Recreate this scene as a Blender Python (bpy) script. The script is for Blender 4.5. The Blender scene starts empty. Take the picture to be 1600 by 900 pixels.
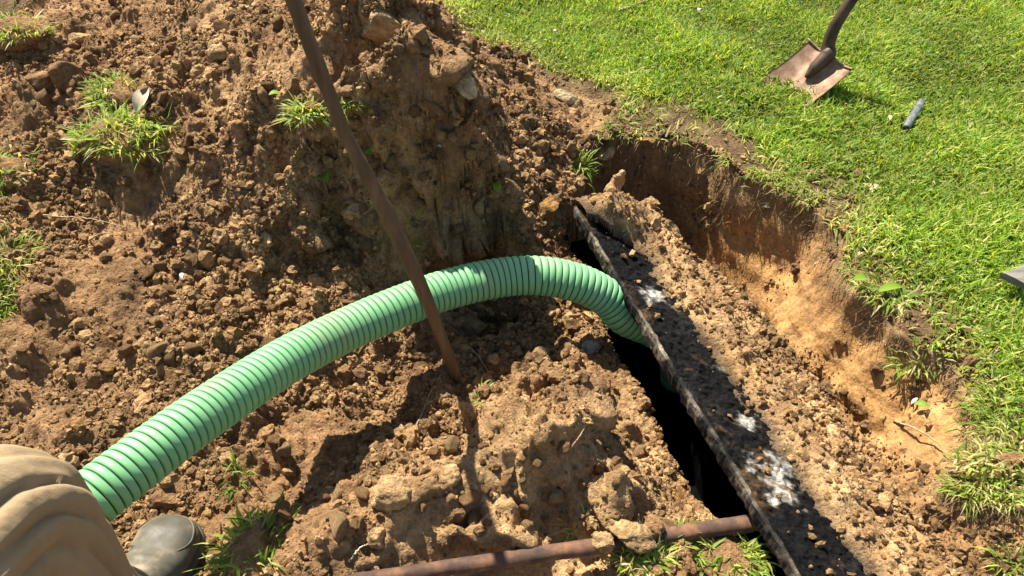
import bpy, math, random
import numpy as np
from mathutils import Vector, Matrix

random.seed(7)
rng = np.random.default_rng(11)
scene = bpy.context.scene
COL = scene.collection
R = math.radians

# ------------------------------------------------------------------ camera, sky, sun, exposure
CAM_H = 1.4
F = 1209.0                      # focal length in pixels of the 1600 px wide photograph
cam_d = bpy.data.cameras.new('camera')
cam_d.sensor_width = 36.0
cam_d.lens = 36.0 * F / 1600.0
cam_d.clip_start = 0.02
cam_d.clip_end = 500.0
cam = bpy.data.objects.new('camera', cam_d)
COL.objects.link(cam)
cam.location = (0, 0, CAM_H)
cam.rotation_euler = (R(45), 0, 0)
scene.camera = cam
scene.render.resolution_x, scene.render.resolution_y = 1024, 576

SH = (0.38, -0.60)              # ground shadow of a 1 m upright
sun_dir = Vector((-SH[0], -SH[1], 1.0)).normalized()
world = bpy.data.worlds.new('World')
scene.world = world
world.use_nodes = True
wn = world.node_tree
bg = wn.nodes['Background']
sky = wn.nodes.new('ShaderNodeTexSky')
sky.sky_type = 'NISHITA'
sky.sun_disc = False
sky.sun_elevation = math.asin(sun_dir.z)
sky.sun_rotation = math.atan2(sun_dir.x, sun_dir.y)
wn.links.new(sky.outputs[0], bg.inputs[0])
bg.inputs[1].default_value = 0.07
sun_d = bpy.data.lights.new('sun', 'SUN')
sun_d.energy = 5.0
sun_d.angle = R(0.55)
sun_d.color = (1.0, 0.95, 0.86)
sun = bpy.data.objects.new('sun', sun_d)
COL.objects.link(sun)
sun.location = sun_dir * 20
sun.rotation_euler = sun_dir.to_track_quat('Z', 'Y').to_euler()
scene.view_settings.view_transform = 'Standard'
scene.view_settings.look = 'None'
scene.view_settings.gamma = 1.0
scene.view_settings.exposure = 1.42

# ------------------------------------------------------------------ helpers
S2 = math.sqrt(0.5)

def P(px, py, z=0.0):
    """where the sight line through a photograph point reaches height z"""
    v = (py - 450.0) / F
    u = (px - 800.0) / F
    d = (CAM_H - z) / (S2 * (1 + v))
    return np.array((u * d, S2 * d * (1 - v), z))

def tag(o, label=None, cat=None, group=None, kind=None):
    if label: o['label'] = label
    if cat: o['category'] = cat
    if group: o['group'] = group
    if kind: o['kind'] = kind
    return o

def empty(name, loc=(0, 0, 0)):
    o = bpy.data.objects.new(name, None)
    COL.objects.link(o)
    o.location = loc
    o.empty_display_size = 0.05
    return o

def mesh_np(name, V, quads=None, tris=None, col=None, smooth=True):
    """fast mesh from arrays"""
    me = bpy.data.meshes.new(name)
    V = np.asarray(V, dtype=np.float32)
    nq = 0 if quads is None else len(quads)
    nt = 0 if tris is None else len(tris)
    me.vertices.add(len(V))
    me.vertices.foreach_set('co', V.ravel())
    idx = []
    if nq: idx.append(np.asarray(quads, dtype=np.int32).ravel())
    if nt: idx.append(np.asarray(tris, dtype=np.int32).ravel())
    idx = np.concatenate(idx)
    me.loops.add(len(idx))
    me.loops.foreach_set('vertex_index', idx)
    me.polygons.add(nq + nt)
    start = np.concatenate([np.arange(nq) * 4, nq * 4 + np.arange(nt) * 3]).astype(np.int32)
    me.polygons.foreach_set('loop_start', start)
    me.polygons.foreach_set('use_smooth', np.full(nq + nt, smooth))
    if col is not None:
        a = me.attributes.new('Col', 'FLOAT_COLOR', 'POINT')
        c = np.ones((len(V), 4), dtype=np.float32)
        c[:, :3] = col
        a.data.foreach_set('color', c.ravel())
    me.update(calc_edges=True)
    me.validate()
    return me

def obj(name, me, mat, parent=None, loc=None):
    o = bpy.data.objects.new(name, me)
    if mat is not None and len(me.materials) == 0:
        me.materials.append(mat)
    COL.objects.link(o)
    if parent is not None: o.parent = parent
    if loc is not None: o.location = loc
    return o

def hash2(ix, iy, k=0):
    h = (ix.astype(np.int64) * 374761393 + iy.astype(np.int64) * 668265263 + k * 974634777) & 0xffffffff
    h = ((h ^ (h >> 13)) * 1274126177) & 0xffffffff
    h = (h ^ (h >> 16)) & 0xffffffff
    return h / 4294967295.0

def vnoise(x, y, k=0):
    ix = np.floor(x); iy = np.floor(y)
    fx = x - ix; fy = y - iy
    fx = fx * fx * (3 - 2 * fx); fy = fy * fy * (3 - 2 * fy)
    a = hash2(ix, iy, k); b = hash2(ix + 1, iy, k); c = hash2(ix, iy + 1, k); d = hash2(ix + 1, iy + 1, k)
    return (a * (1 - fx) + b * fx) * (1 - fy) + (c * (1 - fx) + d * fx) * fy - 0.5

def fbm(x, y, octaves=4, k=0):
    s = 0; a = 1.0
    for i in range(octaves):
        s = s + a * vnoise(x * 2 ** i + 17.3 * i, y * 2 ** i + 5.1 * i, k + i)
        a *= 0.5
    return s

def lumps(x, y, cell, k=0, rmin=0.25, rmax=0.75, keep=0.8):
    """rounded clods: dome height field of jittered discs, in units of cell; also clod id 0..1"""
    gx = x / cell; gy = y / cell
    ix = np.floor(gx); iy = np.floor(gy)
    h = np.zeros_like(x)
    for dx in (-1, 0, 1):
        for dy in (-1, 0, 1):
            cx = ix + dx; cy = iy + dy
            px = cx + hash2(cx, cy, k + 1); py = cy + hash2(cx, cy, k + 2)
            r = rmin + (rmax - rmin) * hash2(cx, cy, k + 3) ** 1.6
            r = np.where(hash2(cx, cy, k + 4) < keep, r, 0)
            ang = hash2(cx, cy, k + 5) * 6.283
            st = 0.65 + 0.35 * hash2(cx, cy, k + 6)
            ddx = gx - px; ddy = gy - py
            ex = ddx * np.cos(ang) + ddy * np.sin(ang)
            ey = (-ddx * np.sin(ang) + ddy * np.cos(ang)) / st
            d = np.maximum(np.abs(ex), np.abs(ey)) * 0.45 + np.sqrt(ex * ex + ey * ey) * 0.6
            hh = np.sqrt(np.maximum(0, r * r - d * d))
            h = np.maximum(h, hh)
    return h * cell

def sd_poly(x, y, poly):
    """signed distance to polygon, positive inside"""
    poly = np.asarray(poly)[:, :2]
    n = len(poly)
    dmin = np.full(x.shape, 1e9)
    inside = np.zeros(x.shape, bool)
    for i in range(n):
        ax, ay = poly[i]; bx, by = poly[(i + 1) % n]
        ex, ey = bx - ax, by - ay
        t = np.clip(((x - ax) * ex + (y - ay) * ey) / (ex * ex + ey * ey + 1e-12), 0, 1)
        dmin = np.minimum(dmin, (x - ax - t * ex) ** 2 + (y - ay - t * ey) ** 2)
        c = ((ay > y) != (by > y)) & (x < (bx - ax) * (y - ay) / (by - ay + 1e-12) + ax)
        inside ^= c
    d = np.sqrt(dmin)
    return np.where(inside, d, -d)

def d_line(x, y, pts):
    pts = np.asarray(pts)[:, :2]
    dmin = np.full(x.shape, 1e9)
    for i in range(len(pts) - 1):
        ax, ay = pts[i]; bx, by = pts[i + 1]
        ex, ey = bx - ax, by - ay
        t = np.clip(((x - ax) * ex + (y - ay) * ey) / (ex * ex + ey * ey + 1e-12), 0, 1)
        dmin = np.minimum(dmin, (x - ax - t * ex) ** 2 + (y - ay - t * ey) ** 2)
    return np.sqrt(dmin)

def sstep(a, b, x):
    t = np.clip((x - a) / (b - a), 0, 1)
    return t * t * (3 - 2 * t)

class RBF:
    def __init__(self, pts):
        p = np.array(pts)
        self.p = p[:, :2]
        n = len(p)
        K = np.sqrt(((self.p[:, None] - self.p[None]) ** 2).sum(-1) + 0.0004)
        A = np.zeros((n + 1, n + 1)); A[:n, :n] = K; A[n, :n] = 1; A[:n, n] = 1
        A[:n, :n] -= np.eye(n) * 0.004
        b = np.zeros(n + 1); b[:n] = p[:, 2]
        self.w = np.linalg.solve(A, b)
    def __call__(self, x, y):
        s = np.full(x.shape, self.w[-1])
        for (px, py), w in zip(self.p, self.w[:-1]):
            s = s + w * np.sqrt((x - px) ** 2 + (y - py) ** 2 + 0.0004)
        return s

# ------------------------------------------------------------------ materials
def new_mat(name):
    m = bpy.data.materials.new(name)
    m.use_nodes = True
    nt = m.node_tree
    b = nt.nodes['Principled BSDF']
    return m, nt, b

def nd(nt, typ, **kw):
    n = nt.nodes.new(typ)
    for k, v in kw.items():
        if k.startswith('i_'):
            n.inputs[k[2:].replace('_', ' ')].default_value = v
        else:
            setattr(n, k, v)
    return n

def ramp(nt, fac, stops):
    r = nt.nodes.new('ShaderNodeValToRGB')
    e = r.color_ramp.elements
    e[0].position, e[0].color = stops[0][0], (*stops[0][1], 1)
    e[1].position, e[1].color = stops[1][0], (*stops[1][1], 1)
    for p, c in stops[2:]:
        n = e.new(p); n.color = (*c, 1)
    nt.links.new(fac, r.inputs[0])
    return r.outputs[0]

def mixc(nt, a, b, fac, mode='MIX'):
    m = nt.nodes.new('ShaderNodeMix'); m.data_type = 'RGBA'; m.blend_type = mode
    for s, v in ((6, a), (7, b)):
        if isinstance(v, tuple): m.inputs[s].default_value = (*v, 1)
        else: nt.links.new(v, m.inputs[s])
    if isinstance(fac, (int, float)): m.inputs[0].default_value = fac
    else: nt.links.new(fac, m.inputs[0])
    return m.outputs[2]

def tex(nt, kind, scale, coord='Object', detail=6, rough=0.6, stretch=None):
    tc = nt.nodes.new('ShaderNodeTexCoord')
    out = tc.outputs[coord]
    if stretch:
        mp = nt.nodes.new('ShaderNodeMapping'); mp.inputs['Scale'].default_value = stretch
        nt.links.new(out, mp.inputs[0]); out = mp.outputs[0]
    if kind == 'noise':
        n = nt.nodes.new('ShaderNodeTexNoise'); n.inputs['Detail'].default_value = detail
        n.inputs['Roughness'].default_value = rough
    else:
        n = nt.nodes.new('ShaderNodeTexVoronoi')
    n.inputs['Scale'].default_value = scale
    nt.links.new(out, n.inputs['Vector'])
    return n.outputs[0]

def bump(nt, b, h, strength, dist):
    bp = nt.nodes.new('ShaderNodeBump')
    bp.inputs['Strength'].default_value = strength
    bp.inputs['Distance'].default_value = dist
    nt.links.new(h, bp.inputs['Height'])
    nt.links.new(bp.outputs[0], b.inputs['Normal'])

def soil_material(name, base=None, bump_s=0.7, spread=1.0, grain=False):
    m, nt, b = new_mat(name)
    if base is None:
        at = nd(nt, 'ShaderNodeAttribute', attribute_name='Col')
        c0 = at.outputs['Color']
    else:
        c0 = base
    n1 = tex(nt, 'noise', 9, detail=8, rough=0.65)
    n2 = tex(nt, 'noise', 90, detail=5, rough=0.7)
    n3 = tex(nt, 'noise', 420, detail=3, rough=0.7)
    lo = 1 - 0.42 * spread; hi = 1 + 0.42 * spread
    c = mixc(nt, c0, ramp(nt, n1, [(0.3, (lo, lo * 0.97, lo * 0.93)), (0.7, (hi, hi * 0.99, hi * 0.95))]), 1.0, 'MULTIPLY')
    c = mixc(nt, c, ramp(nt, n2, [(0.3, (0.62, 0.6, 0.58)), (0.7, (1.35, 1.33, 1.3))]), 1.0, 'MULTIPLY')
    nt.links.new(c, b.inputs['Base Color'])
    b.inputs['Roughness'].default_value = 0.95
    b.inputs['Specular IOR Level'].default_value = 0.12
    ad = nt.nodes.new('ShaderNodeMath'); ad.operation = 'ADD'
    nt.links.new(n2, ad.inputs[0]); nt.links.new(n3, ad.inputs[1])
    hgt_ = ad.outputs[0]
    if grain:
        for sc_v, amt in ((95, 0.9), (190, 0.5)):
            vo = nt.nodes.new('ShaderNodeTexVoronoi'); vo.inputs['Scale'].default_value = sc_v
            tc = nt.nodes.new('ShaderNodeTexCoord')
            mxv = nt.nodes.new('ShaderNodeVectorMath'); mxv.operation = 'ADD'
            nz = nt.nodes.new('ShaderNodeTexNoise'); nz.inputs['Scale'].default_value = sc_v * .8
            scv = nt.nodes.new('ShaderNodeVectorMath'); scv.operation = 'SCALE'; scv.inputs['Scale'].default_value = 0.6 / sc_v
            nt.links.new(tc.outputs['Object'], nz.inputs['Vector']); nt.links.new(nz.outputs['Color'], scv.inputs[0])
            nt.links.new(tc.outputs['Object'], mxv.inputs[0]); nt.links.new(scv.outputs[0], mxv.inputs[1])
            nt.links.new(mxv.outputs[0], vo.inputs['Vector'])
            ms = nt.nodes.new('ShaderNodeMath'); ms.operation = 'MULTIPLY_ADD'; ms.inputs[1].default_value = -amt
            nt.links.new(vo.outputs['Distance'], ms.inputs[0]); nt.links.new(hgt_, ms.inputs[2])
            hgt_ = ms.outputs[0]
    bump(nt, b, hgt_, bump_s, 0.008 if grain else 0.006)
    return m

M_SOIL = soil_material('soil', bump_s=0.9, grain=True)
M_CLAY = soil_material('clay', bump_s=0.4, spread=0.7, grain=True)

def grass_material(name):
    m, nt, b = new_mat(name)
    at = nd(nt, 'ShaderNodeAttribute', attribute_name='Col')
    nt.links.new(at.outputs['Color'], b.inputs['Base Color'])
    b.inputs['Roughness'].default_value = 0.55
    b.inputs['Specular IOR Level'].default_value = 0.25
    tr = nt.nodes.new('ShaderNodeBsdfTranslucent')
    c2 = mixc(nt, at.outputs['Color'], (1.5, 1.35, 0.5), 1.0, 'MULTIPLY')
    nt.links.new(c2, tr.inputs[0])
    mx = nt.nodes.new('ShaderNodeMixShader'); mx.inputs[0].default_value = 0.45
    nt.links.new(b.outputs[0], mx.inputs[1]); nt.links.new(tr.outputs[0], mx.inputs[2])
    nt.links.new(mx.outputs[0], nt.nodes['Material Output'].inputs[0])
    return m
M_GRASS = grass_material('grass')

def simple_mat(name, stops, scale, rough=0.7, metal=0.0, bs=0.3, bd=0.002, stretch=None, detail=6, spec=0.3):
    m, nt, b = new_mat(name)
    n = tex(nt, 'noise', scale, detail=detail, rough=0.65, stretch=stretch)
    nt.links.new(ramp(nt, n, stops), b.inputs['Base Color'])
    b.inputs['Roughness'].default_value = rough
    b.inputs['Metallic'].default_value = metal
    b.inputs['Specular IOR Level'].default_value = spec
    n2 = tex(nt, 'noise', scale * 3, detail=detail, rough=0.7, stretch=stretch)
    bump(nt, b, n2, bs, bd)
    return m

M_RUST = simple_mat('rusty_steel', [(0.3, (0.035, 0.022, 0.016)), (0.5, (0.085, 0.047, 0.03)), (0.7, (0.20, 0.095, 0.045))], 22, 0.85, 0.0, 0.5, 0.002)
M_WOOD = simple_mat('weathered_wood', [(0.3, (0.06, 0.034, 0.016)), (0.55, (0.13, 0.075, 0.034)), (0.75, (0.22, 0.14, 0.07))], 30, 0.7, 0, 0.5, 0.002, (1, 1, 0.12))
M_BLADE = simple_mat('worn_shovel_steel', [(0.28, (0.10, 0.052, 0.028)), (0.5, (0.21, 0.125, 0.072)), (0.7, (0.31, 0.215, 0.14))], 26, 0.6, 0.3, 0.35, 0.001)
M_DARKSTEEL = simple_mat('dark_socket_steel', [(0.3, (0.035, 0.026, 0.018)), (0.7, (0.12, 0.075, 0.045))], 30, 0.55, 0.4, 0.3, 0.001)
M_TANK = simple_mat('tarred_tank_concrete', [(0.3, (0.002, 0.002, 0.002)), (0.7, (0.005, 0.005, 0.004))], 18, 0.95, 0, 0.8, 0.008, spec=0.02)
M_RIMC = simple_mat('rough_grey_concrete', [(0.35, (0.012, 0.011, 0.010)), (0.55, (0.05, 0.044, 0.036)), (0.75, (0.13, 0.115, 0.09))], 45, 0.9, 0, 1.0, 0.006)
M_PLASTIC = simple_mat('grey_plastic', [(0.35, (0.06, 0.062, 0.062)), (0.7, (0.18, 0.185, 0.18))], 60, 0.45, 0, 0.2, 0.001)
M_BORE_SHADE = simple_mat('bore_shade_black', [(0.3, (0.004, 0.004, 0.004)), (0.7, (0.01, 0.01, 0.01))], 60, 0.8)
M_BOARD = simple_mat('weathered_grey_board', [(0.3, (0.08, 0.072, 0.058)), (0.7, (0.22, 0.20, 0.165))], 40, 0.85, 0, 0.6, 0.003, (0.2, 1, 1))
M_TWIG = simple_mat('dry_root', [(0.3, (0.20, 0.13, 0.075)), (0.7, (0.42, 0.30, 0.18))], 60, 0.85)
M_STRAW = simple_mat('pale_dry_leaf', [(0.3, (0.42, 0.32, 0.20)), (0.7, (0.62, 0.52, 0.36))], 60, 0.8)
M_WHITE = simple_mat('pale_scrap', [(0.3, (0.5, 0.48, 0.42)), (0.7, (0.75, 0.73, 0.68))], 60, 0.8)

# ------------------------------------------------------------------ terrain heights
# slab frame: u runs along the slab towards the camera, w to its right
SO = np.array((0.287, 1.40)); EU = np.array((0.309, -0.951)); EW = np.array((0.951, 0.309))
def uw(x, y):
    dx = x - SO[0]; dy = y - SO[1]
    return dx * EU[0] + dy * EU[1], dx * EW[0] + dy * EW[1]
def slab_pt(u, w, dz=0.0):
    p = SO + EU * u + EW * w
    return np.array((p[0], p[1], slab_z(w) + dz))
SLAB_W = 0.355; SLAB_U0 = -0.335; SLAB_U1 = 1.05
def slab_z(w): return 0.015 - 0.40 * w

heap_ctrl = [
 (0,60,.33),(100,30,.38),(100,130,.40),(220,40,.40),(330,30,.44),(450,20,.47),(560,10,.52),(640,40,.57),(680,8,.50),(640,0,.53),(30,-5,.37),(-80,0,.35),(110,-40,.42),(-80,150,.28),(300,-40,.46),(590,74,.54),(670,92,.53),(700,122,.49),
 (740,172,.41),(775,222,.30),(800,285,.15),(0,200,.28),(100,220,.28),(200,190,.33),(300,130,.37),(400,120,.42),(470,130,.42),(530,115,.48),
 (0,330,.18),(100,330,.17),(200,310,.17),(300,270,.22),(400,230,.28),(460,215,.31),(480,300,.12),(540,350,.06),(620,395,.01),(700,400,-.01),
 (780,385,-.02),(850,370,-.04),(620,230,.15),(700,265,.09),(560,230,.18),(760,330,.02),(820,180,.14),(860,180,.05),(850,260,.03),
 (900,240,.0),(760,95,.26),(795,130,.18),(880,310,-.01),(893,380,-.08),
 (450,380,.07),(350,380,.10),(250,370,.09),(120,420,.10),(0,420,.12),(0,560,.05),(100,600,.03),(200,520,.05),(300,460,.06),(400,450,.05),
 (530,430,.02),(600,450,-.02),(750,400,-.05),(850,480,-.11),(780,520,-.11),(700,520,-.10),(600,560,-.08),(500,560,-.02),(400,500,.03),(300,560,.03),
 (200,640,.0),(60,680,0),(350,700,-.06),(450,680,-.09),(550,650,-.11),(640,640,-.11),(720,600,-.07),(780,580,-.06),(350,770,-.08),(300,800,-.06),
 (270,860,-.03),(100,850,-.02),(900,540,-.13),(940,590,-.11),(1000,680,-.12),(1050,760,-.12),(1100,800,-.12),
 (850,566,.05),(850,598,.15),(850,645,.15),(800,640,.09),(905,645,.11),(935,700,.02),(760,640,-.02),(850,725,.03),(968,735,.065),(910,750,.0),(960,790,-.02),(620,760,.04),(520,760,.02),(440,800,.02),
 (600,700,-.01),(680,670,-.02),(500,735,-.02),(620,800,.04),(700,780,.04),(800,800,.03),(560,860,.01),(450,870,.02),(740,850,-.05),(900,820,-.05),(1000,800,-.06),
 (850,895,-.09),(1000,880,-.065),(1100,850,-.075),(1150,880,-.09),(620,910,-.06),
 (740,50,.0),(800,72,0),(860,130,0.01),(930,170,0),(935,212,0),(1080,225,0),(1230,300,0),(1320,390,0),(1400,500,0),(1530,620,0),(1540,700,0),(1590,790,0),
 (1600,0,0),(1300,150,0),(1500,300,0),(1600,500,0),(1000,0,0),(1100,100,0),(1700,700,0)]
def ease(c):
    x_, y_, z_ = c
    k = 1 - 0.38 * min(1, max(0, (470 - x_) / 250)) if z_ > .12 and y_ < 350 else 1
    return (x_, y_, z_ * k)
ctrl = [tuple(P(*ease(c))) for c in heap_ctrl]
ctrl += [(-.22,3.06,0),(-.3,2.6,.1),(-.6,2.6,.25),(-1,2.9,.2),(-1.8,2.6,.1),(-2.2,1.8,.05),(-2.0,1.2,.03),(-1.6,.8,.0),(-2,0,0),(0,-.5,-.02),(0,.3,-.06),(.5,.3,-.1),(-.6,.2,-.02),
         (1.2,-.5,0),(3,0,0),(3,2,0),(3,4,0),(0,4.5,0),(-2,4.5,0),(-4,3,0),(-4,0,0),(0,-4,0),(4,-4,0),(-4,-4,0)]
heap = RBF(ctrl)

pit_px = [(925,218),(965,207),(1000,212),(1040,214),(1080,224),(1118,240),(1150,268),(1195,282),(1232,300),(1285,328),(1312,372),(1322,410),(1345,452),(1385,480),
          (1405,512),(1450,538),(1495,558),(1512,590),(1535,640),(1542,690),(1510,722),(1488,745),(1520,775),(1610,790),(1800,800)]
pit_edge = [P(x, y, 0)[:2] for x, y in pit_px]
pit_poly = pit_edge + [P(1900,1000,0)[:2], SO + EU*1.2 + EW*0.9, SO + EU*1.2, SO + EU*(-.2), SO + EU*(-.36) + EW*(-.0)]
pit_ctrl = [(1000,300,-.33),(1170,390,-.36),(1100,400,-.36),(1200,500,-.35),(1300,610,-.33),(1340,650,-.29),(1400,620,-.17),(1450,610,-.13),(1460,660,-.12),(1500,700,-.12),
            (1440,760,-.21),(1440,860,-.22),(1520,810,-.08),(1560,860,-.07),(1650,880,-.06),(1490,850,-.12),(1350,560,-.25),(1410,570,-.14),(1000,420,-.3),(1250,760,-.3),(1350,900,-.26),(1250,420,-.33)]
pit_f = RBF([tuple(P(*c)) for c in pit_ctrl])
soil_poly = [P(x,y,0)[:2] for x,y in [(560,-60),(672,5),(700,38),(745,62),(800,92),(826,128),(880,135),(935,150),(950,180)]] + pit_edge + \
            [P(1900,1000,0)[:2], (1.3,.1), (.4,.05), (-.5,.1), (-1.3,.2), (-1.32,.8), (-1.25,1.2), (-1.27,1.45), (-1.75,2.2), (-1.6,2.8), (-.6,3.1)]
bare_pts = [P(x,y,0)[:2] for x,y in [(880,160),(960,195),(1010,205),(1040,180),(1100,222),(1140,250)]]

def terrain(x, y, detail=True):
    wx = 0.05 * fbm(x * 7, y * 7, 3, 301) + 0.022 * fbm(x * 28, y * 28, 2, 303); wy = 0.05 * fbm(x * 7, y * 7, 3, 311) + 0.022 * fbm(x * 28, y * 28, 2, 313)
    h0_ = heap(x, y); e_ = 0.02
    st = sstep(0.8, 1.7, np.sqrt((heap(x + e_, y) - h0_) ** 2 + (heap(x, y + e_) - h0_) ** 2) / e_)
    calm = 1 - 0.78 * st
    z = heap(x + wx * calm, y + wy * calm)
    r = np.sqrt(x * x + (y - 1.5) ** 2)
    z = z * (1 - sstep(2.2, 3.6, r))
    sdp = sd_poly(x, y, soil_poly)
    sp = sd_poly(x, y, pit_poly)
    de = d_line(x, y, pit_edge)
    wob = 0.018 * fbm(x * 9, y * 9, 3, 50)
    # wall: steep at the back, sloping on the right
    ww = 0.05 + 0.09 * sstep(.62, .85, x) * (1 - 0.3 * sstep(1.3, 1.0, y))
    t = np.clip((de + wob - 0.004) / ww, 0, 1)
    prof = np.where(t < 0.25, t * 1.6, 0.4 + (t - 0.25) * 0.8)
    pit = np.minimum(pit_f(x, y), -0.06)
    inside = sp > 0
    z = np.where(inside, z * (1 - np.minimum(prof * 1.5, 1)) + pit * prof, z)
    soil_amt = sstep(-0.03, 0.05, sdp + 0.03 * fbm(x * 12, y * 12, 3, 3))
    loose = soil_amt * np.where(inside, 0.22, 1.0) * calm
    if detail:
        q = fbm(x * 25, y * 25, 3, 9) * 0.012
        xx = x + q; yy = y - q
        vary = np.clip(0.55 + 1.5 * fbm(x * 3.1, y * 3.1, 3, 77) + .5 * np.exp(-((x - .06) / .2) ** 2 - ((y - 1.0) / .2) ** 2), 0.12, 1.15)
        z = z + loose * (0.075 * fbm(x * 5, y * 5, 4, 20) + 0.45 * lumps(xx, yy, 0.21, 90, .15, .42, .6)
                         + 0.60 * lumps(xx, yy, 0.11, 100, .2, .55, .55) + vary * (0.70 * lumps(xx, yy, 0.055, 200, .25, .6, .65)
                         + 0.75 * lumps(xx, yy, 0.028, 300, .25, .65, .8)) + (.4 + .6 * vary) * 0.6 * lumps(xx, yy, 0.014, 400, .3, .65, .9)
                         + 0.007 * fbm(x * 120, y * 120, 2, 430) + 0.010 * fbm(x * 50, y * 50, 2, 433) - 0.042)
        z = z + np.where(inside, 0.02 * fbm(x * 14 + y * 5, y * 10 - x * 3, 4, 70) + 0.008 * fbm(x * 60, y * 60, 3, 71), 0)
        z = z + (1 - soil_amt) * (0.02 * fbm(x * 3, y * 3, 3, 40) + 0.008 * fbm(x * 30, y * 30, 2, 41))
    return z, sdp, sp, de, soil_amt, t

def axis(a, b, step, ratio=1.3, n=32):
    mid = np.arange(a, b + step / 2, step)
    s = step * np.cumsum(ratio ** np.arange(1, n + 1))
    return np.concatenate([a - s[::-1], mid, mid[-1] + s])
GX = axis(-1.78, 1.42, 0.0048); GY = axis(0.42, 2.72, 0.0048)
XX, YY = np.meshgrid(GX, GY)
ZZ, SDP, SPP, DE, SOILA, WT = terrain(XX, YY)
UU, WW = uw(XX, YY)
SM = ZZ.copy()
for _ in range(4):
    SM = (SM + np.roll(SM, 2, 0) + np.roll(SM, -2, 0) + np.roll(SM, 2, 1) + np.roll(SM, -2, 1)) / 5
GGY, GGX = np.gradient(SM, GY, GX)
GM = np.sqrt(GGX ** 2 + GGY ** 2) + 1e-6
STEEP = sstep(0.8, 2.0, GM) * (XX > -1.7) * (XX < 1.4) * (YY > .45) * (YY < 2.7)
TC = XX + 0.7 * YY + 0.02 * fbm(XX * 20, YY * 20, 2, 333)
_loose = 0.9 * lumps(TC, ZZ, 0.10, 1100, .2, .55, .6) + 0.8 * lumps(TC, ZZ, 0.05, 1110, .25, .6, .75) + 0.8 * lumps(TC, ZZ, 0.024, 1120, .25, .65, .8) + 0.03 * fbm(TC * 12, ZZ * 12, 4, 1130) - .015
_cut = 0.028 * fbm(TC * 7, ZZ * 10, 3, 1140) + 0.010 * fbm(TC * 45, ZZ * 30, 3, 1150) + 0.5 * lumps(TC, ZZ, 0.035, 1160, .2, .55, .25)
_h = STEEP * np.where(SPP > 0, _cut, _loose)
DXG = -GGX / GM * _h; DYG = -GGY / GM * _h

def ground_z(x, y):
    """bilinear look-up in the finished terrain"""
    x = np.atleast_1d(np.asarray(x, float)); y = np.atleast_1d(np.asarray(y, float))
    i = np.clip(np.searchsorted(GX, x) - 1, 0, len(GX) - 2); j = np.clip(np.searchsorted(GY, y) - 1, 0, len(GY) - 2)
    fx = (x - GX[i]) / (GX[i + 1] - GX[i]); fy = (y - GY[j]) / (GY[j + 1] - GY[j])
    return (ZZ[j, i] * (1 - fx) + ZZ[j, i + 1] * fx) * (1 - fy) + (ZZ[j + 1, i] * (1 - fx) + ZZ[j + 1, i + 1] * fx) * fy

def hit(px, py):
    """ground point seen at a photograph point"""
    zs = np.linspace(0.7, -0.45, 700)
    pts = np.array([P(px, py, z) for z in zs])
    g = ground_z(pts[:, 0], pts[:, 1])
    k = np.argmax(g >= zs)
    return pts[k]

# the shaft opening beside and below the slab
def hole_left(u):   # left rim of the opening, as w
    return -0.024 - 0.017 * sstep(-0.15, 0.1, u) - 0.016 * sstep(0.5, 0.75, u)
HOLE = (UU > -0.33) & (UU < 1.15) & (WW > hole_left(UU) + 0.010 * fbm(XX * 20, YY * 20, 3, 88)) & (WW < 0.22)
# the rim of soil steps down at the opening
# soil colour (what the soil is, not how it is lit)
big = fbm(XX * 2.3, YY * 2.3, 4, 500)
med = fbm(XX * 18, YY * 18, 4, 510) * (1 - STEEP) + fbm(TC * 18, ZZ * 18, 4, 515) * STEEP
brown = np.array((0.295, 0.172, 0.083)); tan = np.array((0.50, 0.325, 0.16)); dark = np.array((0.12, 0.068, 0.036))
orange = np.array((0.40, 0.222, 0.082)); topsoil = np.array((0.13, 0.082, 0.045)); thatch = np.array((0.17, 0.13, 0.055))
def lerp(a, b, t): return a + (b - a) * t[..., None]
front = sstep(1.15, 0.85, YY) * sstep(-.75, -.4, XX)
col = lerp(brown * np.ones(XX.shape + (3,)), tan, np.clip(0.18 + big * 1.1 + med * 0.9 + 0.30 * front, 0, 1))
col = lerp(col, dark, np.clip(-0.16 - big * 0.8 + med * 1.1, 0, .7))
pitm = sstep(-0.01, 0.02, SPP)
pc = lerp(orange * np.ones(XX.shape + (3,)), tan, np.clip(-0.05 + med * 1.1, 0, .7))
pc = lerp(pc, brown, np.clip(0.05 - med * 1.2 + big, 0, .6))
pc = lerp(pc, topsoil, np.clip((0.28 - WT) * 3.0 + med * 0.7, 0, .9))
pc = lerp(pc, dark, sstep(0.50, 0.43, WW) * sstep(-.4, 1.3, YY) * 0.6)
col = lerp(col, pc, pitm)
col = lerp(col, lerp(topsoil * np.ones(XX.shape + (3,)), thatch, np.clip(0.5 + med * 1.5, 0, 1)), (1 - SOILA) * (1 - pitm))

ny, nx = XX.shape
vid = np.arange(nx * ny).reshape(ny, nx)
Q = np.stack([vid[:-1, :-1], vid[:-1, 1:], vid[1:, 1:], vid[1:, :-1]], -1)
fc = lambda a: (a[:-1, :-1] + a[1:, 1:]) / 2
holef = HOLE[:-1, :-1] | HOLE[1:, 1:]
soilf = fc(SDP) > -0.02
pitf = (fc(SPP) > 0)
V = np.stack([(XX + DXG).ravel(), (YY + DYG).ravel(), ZZ.ravel()], -1)
CC = col.reshape(-1, 3)
def submesh(name, mask):
    q = Q[mask & ~holef]
    used, inv = np.unique(q, return_inverse=True)
    return mesh_np(name, V[used], quads=inv.reshape(q.shape), col=CC[used])
tag(obj('lawn_ground', submesh('lawn_ground', ~soilf & ~pitf), M_SOIL), kind='structure')
tag(obj('spoil_heap_ground', submesh('spoil_heap_ground', soilf & ~pitf), M_SOIL), kind='structure')
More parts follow.
